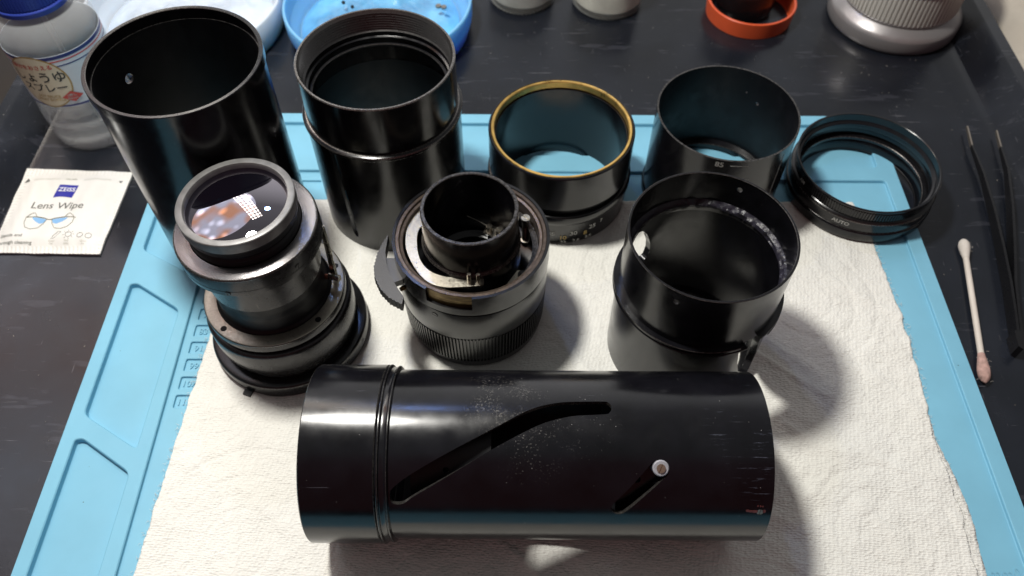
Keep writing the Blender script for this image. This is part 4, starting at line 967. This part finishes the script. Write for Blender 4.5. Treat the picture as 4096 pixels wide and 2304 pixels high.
        patch('glasses_lens', [(cx + sx_ * 0.13, 23.86), (cx + sx_ * 0.22, 23.66), (cx + sx_ * 0.40, 23.62), (cx + sx_ * 0.60, 23.74), (cx + sx_ * 0.78, 23.90), (cx + sx_ * 0.80, 24.0), (cx + sx_ * 0.5, 23.97), (cx + sx_ * 0.3, 23.92)], LG, 0.006, 2, gl)
        line('glasses_print', [(cx + sx_ * 1.08, 24.0), (cx + sx_ * 0.98, 24.15), (cx + sx_ * 0.82, 24.27), (cx + sx_ * 0.74, 24.22), (cx + sx_ * 0.66, 24.08)], 0.014, GO, gl)
    # three small icons
    def circ(cx, cy, r, n=16): return [(cx + r * math.cos(2 * math.pi * i / n), cy + r * math.sin(2 * math.pi * i / n)) for i in range(n + 1)]
    line('icon', [(-20.82, 22.86), (-20.60, 23.14), (-20.45, 23.12), (-20.70, 22.80), (-20.85, 22.78)], 0.009, GR)
    sn = line('icon', circ(-20.08, 22.97, 0.13), 0.010, GR)
    for k in range(8):
        a = 2 * math.pi * k / 8 + .2; line('sun_ray', [(-20.08 + 0.18 * math.cos(a), 22.97 + 0.18 * math.sin(a)), (-20.08 + 0.26 * math.cos(a), 22.97 + 0.26 * math.sin(a))], 0.008, GR, sn)
    g2 = line('icon', circ(-19.58, 22.97, 0.13), 0.010, GR); line('icon', circ(-19.20, 22.95, 0.13), 0.010, GR, g2)
    for x, a, b in ((-20.78, 'Streak', 'free'), (-20.10, 'Anti', 'static'), (-19.36, 'Quick', 'dry')):
        text('icon_caption', a, 0.115, LP, t, F(x, 22.62)); text('icon_caption', b, 0.115, LP, t, F(x, 22.50))
sachet()

# ================================================================== RIGHT: SWAB AND TWEEZERS
def swab():
    t = thing('cotton_swab', 'cotton swab with white stick and a pinkish soiled lower tip lying beside the mat', 'cotton swab', (19.38, 19.2, TZ))
    a, b = Vector((20.16, 23.0, 0)), Vector((18.68, 15.72, 0)); o = Vector((19.38, 19.2, 0)); d = (b - a).normalized()
    zc = 0.24
    st = mat('swab_stick', (0.66, 0.60, 0.53), 0.55, var=(1, 0.06)); ct = mat('cotton', (0.66, 0.61, 0.55), 0.95, spec=0.1, bump=[(6, 0.7, 0.05)]); cp = mat('soiled_cotton', (0.46, 0.30, 0.26), 0.95, spec=0.1, var=(5, 0.25), bump=[(6, 0.7, 0.05)])
    P = lambda s_: (a + d * s_ - o) + Vector((0, 0, zc))
    L_ = (b - a).length
    mb = MB(); mb.tube([P(0.4), P(L_ * 0.5), P(L_ - 0.5)], [0.125] * 3, 20); mb.build('stick', st, t)
    def bud(s0, s1, m, flip=False):
        n = 14; pts = []; rr = []
        prof = [0.02, 0.13, 0.19, 0.225, 0.24, 0.245, 0.24, 0.23, 0.215, 0.20, 0.18, 0.165, 0.15, 0.135]
        for k in range(n): u = k / (n - 1); pts.append(P(s0 + (s1 - s0) * u)); rr.append(prof[k])
        mb = MB(); mb.tube(pts, rr, 24)
        for i, v in enumerate(mb.v):
            q = Vector(v); q += q.normalized() * 0.012 * noise.noise(q * 6); mb.v[i] = tuple(q)
        return mb.build('cotton_bud', m, t, angle=70)
    bud(-0.08, 1.05, ct); bud(L_ + 0.02, L_ - 1.35, cp)
    fz = MB(); random.seed(3)
    for k in range(26):
        s_ = random.choice([random.uniform(0.1, 1.0), random.uniform(L_ - 1.5, L_)]); an = random.uniform(0, 6.28); p = P(s_) + Vector((math.cos(an) * 0.2, math.sin(an) * 0.05, abs(math.sin(an)) * 0.15))
        q = p + Vector((math.cos(an) * random.uniform(.05, .16), random.uniform(-.12, .12), random.uniform(0, .08))); fz.tube([p, (p + q) / 2 + Vector((0.02, 0.02, 0.01)), q], [0.005] * 3, 4)
    fz.build('loose_fibres', ct, t)
swab()

def tweezers():
    t = thing('tweezers', 'long black tweezers lying open with bare metal tips beyond the swab', 'tweezers', (21.5, 24.0, TZ))
    BT = mat('black_coated_steel', (0.006, 0.006, 0.007), 0.30, spec=0.4, rvar=(2, 0.08)); TP = mat('bare_tip_steel', (0.40, 0.35, 0.29), 0.35, metal=0.9)
    def arm(pts, hs, nm, tipn):
        # flat strip standing on edge: thickness along the plan normal, height hs
        mb = MB(); vs = []
        for i, (x, y) in enumerate(pts):
            d = (Vector(pts[min(i + 1, len(pts) - 1)]) - Vector(pts[max(0, i - 1)])).normalized(); n = Vector((-d.y, d.x)) * (0.055 if i > 1 else 0.035)
            h = hs[i]
            zc = 0.36
            for s_, z in ((1, max(0.0, zc - h)), (-1, max(0.0, zc - h)), (-1, zc + h), (1, zc + h)): vs.append((x + n.x * s_ - 21.5, y + n.y * s_ - 24.0, z))
        m = len(pts)
        def faces(a, b): 
            f = [(4 * i + k, 4 * i + (k + 1) % 4, 4 * (i + 1) + (k + 1) % 4, 4 * (i + 1) + k) for i in range(a, b) for k in range(4)]
            return f + [(4 * a + 3, 4 * a + 2, 4 * a + 1, 4 * a), tuple(4 * b + k for k in range(4))]
        mb.add(vs, faces(1, m - 1)); o = clean(mb.build(nm, BT, t, angle=25))
        mb = MB(); mb.add(vs[:8], faces(0, 1)); mb.build('tip', TP, o, angle=25)
    arm([(22.66, 30.3), (22.42, 28.9), (22.30, 27.0), (21.95, 24.6), (21.55, 22.4), (21.15, 20.4), (20.72, 18.6), (20.45, 17.5)], [.06, .10, .18, .27, .32, .34, .34, .32], 'arm', 0)
    arm([(24.02, 30.0), (23.80, 28.8), (23.55, 27.2), (22.85, 24.8), (22.05, 22.4), (21.35, 20.4), (20.86, 18.6), (20.56, 17.4)], [.06, .10, .18, .27, .32, .34, .34, .32], 'arm', 0)
    mb = MB(); mb.prism([(20.38 - 21.5, 17.9 - 24), (20.72 - 21.5, 17.9 - 24), (20.62 - 21.5, 17.2 - 24), (20.42 - 21.5, 17.0 - 24), (20.28 - 21.5, 17.15 - 24)], 0.02, 0.70); mb.build('joined_end', BT, t)
tweezers()

# ================================================================== BACK: DISHES, JARS, RED CAP, SILVER LENS
def dish(x, y, r, m_wall, m_floor, label, seed):
    t = thing('parts_dish', label, 'dish', (x, y, TZ), group='round parts dishes')
    mb = MB(); p, tg = bev([(r - 0.25, 0), (r, 0.9), (r + 0.02, 1.9), (r - 0.10, 1.95), (r - 0.16, 1.85), (r - 0.20, 0.95), (r - 0.55, 0.55), (r - 0.65, 0.28), (0.001, 0.28), (0.001, 0.0)], 0.05); mb.lathe(p, 140); mb.build('dish_wall', m_wall, t, angle=40)
    # crumpled clear bag resting in the dish
    n = 64; vs = []; fs = []; rings_ = 40
    for k in range(rings_ + 1):
        rr = (r - 0.75) * k / rings_
        for i in range(n):
            a = 2 * math.pi * i / n; px, py = rr * math.cos(a), rr * math.sin(a)
            z = 0.75 + 0.40 * abs(noise.fractal(Vector((px * 0.45 + seed, py * 0.45, seed)), 1, 2, 4)) + 0.12 * noise.noise(Vector((px * 1.5 + py, py, seed)))
            vs.append((px, py, 0.36 + (z - 0.36) * (1 - (k / rings_) ** 6)))
    for k in range(rings_):
        for i in range(n): fs.append((k * n + i, k * n + (i + 1) % n, (k + 1) * n + (i + 1) % n, (k + 1) * n + i))
    mb = MB(); mb.add(vs, fs); mb.build('bag', m_floor, t, angle=70)
    return t
BLW = mat('blue_translucent_plastic', (0.20, 0.48, 0.86), 0.28, spec=0.5, extra={'Subsurface Weight': 0.5, 'Subsurface Radius': (0.3, 0.6, 1.0), 'Subsurface Scale': 0.01})
BLB = mat('blue_bag_film', (0.15, 0.44, 0.88), 0.22, spec=0.7, var=(0.3, 0.5), bump=[(1.0, 0.5, 0.1)])
WHW = mat('milky_white_plastic', (0.66, 0.75, 0.86), 0.3, spec=0.5, extra={'Subsurface Weight': 0.4, 'Subsurface Radius': (0.6, 0.8, 1.0), 'Subsurface Scale': 0.01})
WHB = mat('clear_bag_film', (0.62, 0.71, 0.82), 0.18, spec=0.8, var=(0.35, 0.25), bump=[(0.9, 0.6, 0.1)])
dish(-7.6, 38.5, 5.15, BLW, BLB, 'round translucent blue dish with crumpled blue bag and tiny screws, behind the threaded barrel', 3)
dish(-18.3, 38.6, 5.3, WHW, WHB, 'round milky white dish with a clear bag, behind the tall plain tube', 11)
DRK = mat('dark_screw', (0.07, 0.06, 0.05), 0.4, metal=0.7)
for (x, y, s_, l) in ((-9.6, 38.9, 1, 'tiny dark screw in the blue dish, leftmost'), (-9.05, 38.5, 1, 'tiny dark screw in the blue dish, second from left'), (-6.6, 40.0, 1, 'tiny dark screw at the far side of the blue dish'), (-4.3, 38.6, 2, 'small grey nut in the blue dish near its right wall'), (-4.0, 38.5, 2, 'small grey nut touching another at the right of the blue dish')):
    mb = MB()
    if s_ == 1: mb.cyl((x, y, 1.0), (x + 0.06, y - 0.12, 1.06), 0.05, n=10); mb.cyl((x, y, 1.0), (x - 0.02, y + 0.06, 0.99), 0.10, n=12)
    else:
        p = [(x + 0.16 * math.cos(k * math.pi / 3), y + 0.16 * math.sin(k * math.pi / 3)) for k in range(6)]; mb.prism(p, 0.95, 1.08)
    tag(mb.build('tiny_screw' if s_ == 1 else 'small_nut', DRK if s_ == 1 else mat('grey_nut', (0.3, 0.27, 0.23), 0.4, metal=0.8)), l, 'screw' if s_ == 1 else 'nut', 'small parts in the blue dish')

GLS = mat('jar_glass', (0.72, 0.74, 0.70), 0.04, spec=0.9, extra={'Alpha': 0.18})
def jar(x, y, r, fill, label, stip):
    t = thing('glass_jar', label, 'jar', (x, y, TZ), group='glass jars at the back')
    prof = [(0.001, 0.14), (r * 0.5, 0.12), (r * 0.80, 0.0), (r * 0.9, 0.02), (r, 0.22), (r, 5.0), (r - 0.08, 5.0), (r - 0.08, 0.48), (r - 0.28, 0.26), (0.001, 0.26)]
    mb = MB(); mb.lathe(prof, 96); mb.build('glass_wall', GLS, t, angle=40)
    if stip:
        mb = MB()
        for k in range(48): a = 2 * math.pi * k / 48; mb.tube([(r * 0.82 * math.cos(a), r * 0.82 * math.sin(a), 0.02), (r * 0.92 * math.cos(a), r * 0.92 * math.sin(a), 0.05)], [0.03, 0.03], 6)
        mb.build('base_knurl', GLS, t)
    mb = MB(); mb.lathe([(0.001, 0.30), (r - 0.30, 0.30), (r - 0.10, 0.50), (r - 0.10, fill), (0.001, fill)], 64); mb.build('contents', mat('pale_contents', (0.80, 0.77, 0.68) if not stip else (0.50, 0.51, 0.48), 0.4, var=(0.5, 0.3)), t)
jar(0.35, 41.6, 1.95, 2.0, 'clear glass jar with grey contents, left of the two jars at the back', True)
jar(5.3, 41.2, 2.05, 3.0, 'clear glass jar with pale contents, right of the two jars at the back', False)

def red_cap():
    t = thing('red_ring', 'orange red plastic ring standing at the back of the tray', 'plastic ring', (13.4, 40.1, TZ))
    RD = mat('orange_red_plastic', (0.74, 0.11, 0.035), 0.38, spec=0.5, var=(0.5, 0.1))
    mb = MB(); p, tg = bev([(2.42, 0), (2.50, 0.9), (2.50, 1.0), (2.36, 1.0), (2.30, 0.12), (2.2, 0.0)], 0.03); mb.lathe(p, 140); mb.build('ring_wall', RD, t)
    u = thing('eyepiece', 'black round eyepiece sitting inside the orange red ring', 'eyepiece', (13.2, 40.7, TZ))
    mb = MB(); p, tg = bev([(1.55, 0.02), (1.65, 0.5), (1.65, 2.2), (1.5, 2.4), (1.5, 4.2), (1.2, 4.2), (1.2, 0.02)], 0.06); mb.lathe(p, 120); mb.build('eyepiece_barrel', SATIN, u)
    mb = MB(); mb.knurl(1.72, 1.5, 2.5, 4.0, 60, 0.05); mb.build('eyecup', BLK, u, angle=20)
red_cap()

def silver_lens():
    t = thing('silver_lens', 'silver grey camera lens with a ribbed focus ring standing at the back right', 'camera lens', (21.5, 39.8, TZ))
    SV = mat('satin_silver', (0.34, 0.325, 0.325), 0.36, metal=0.5, rvar=(2, 0.05)); SR = mat('pale_grey_grip', (0.60, 0.585, 0.54), 0.45, metal=0.15)
    mb = MB(); p, tg = bev([(3.40, 0), (3.55, 0.08), (3.60, 0.35), (3.62, 0.85), (3.50, 1.05), (3.2, 1.3), (3.05, 1.42), (2.6, 1.42), (2.6, 0.0)], 0.05); mb.lathe(p, 200, tags=tg); mb.build('front_flange', [SV, SV], t)
    mb = MB(); mb.knurl(3.16, 2.7, 1.55, 3.35, 84, 0.07, duty=0.55); mb.build('ribbed_ring', SR, t, angle=20)
    mb = MB(); p, tg = bev([(3.10, 1.40), (3.14, 1.56), (2.8, 1.56), (2.8, 1.40)], 0.03); mb.lathe(p, 160); mb.build('seam_ring', SV, t)
    mb = MB(); p, tg = bev([(3.2, 3.35), (3.22, 4.6), (3.0, 4.8), (2.5, 4.8), (2.5, 3.35)], 0.05); mb.lathe(p, 160); mb.build('barrel', SV, t)
    mb = MB(); p, tg = bev([(0.001, 4.7), (2.5, 4.7), (2.5, 4.5), (0.001, 4.5)], 0.03); mb.lathe(p, 100); mb.build('rear_cap', BLK, t)
silver_lens()

# specks of dust and fluff on the tray
random.seed(12)
DU = mat('dust_fluff', (0.42, 0.38, 0.32), 0.9)
mb = MB()
for k in range(90):
    x, y = random.choice([(random.uniform(-23, -17.3), random.uniform(8, 22)), (random.uniform(18.5, 24), random.uniform(8, 36)), (random.uniform(-3, 24), random.uniform(31.5, 40))])
    r = random.uniform(0.012, 0.03); p = Vector((x, y, TZ + 0.012)); q = p + Vector((random.uniform(-1, 1), random.uniform(-1, 1), 0)) * random.uniform(0.01, 0.07)
    mb.tube([p, q + Vector((0, 0, 0.004))], [r * 0.6, r * 0.3], 5)
o = mb.build('dust', DU); tag(o, 'tiny pale dust specks scattered over the black tray table', 'dust', kind='stuff')
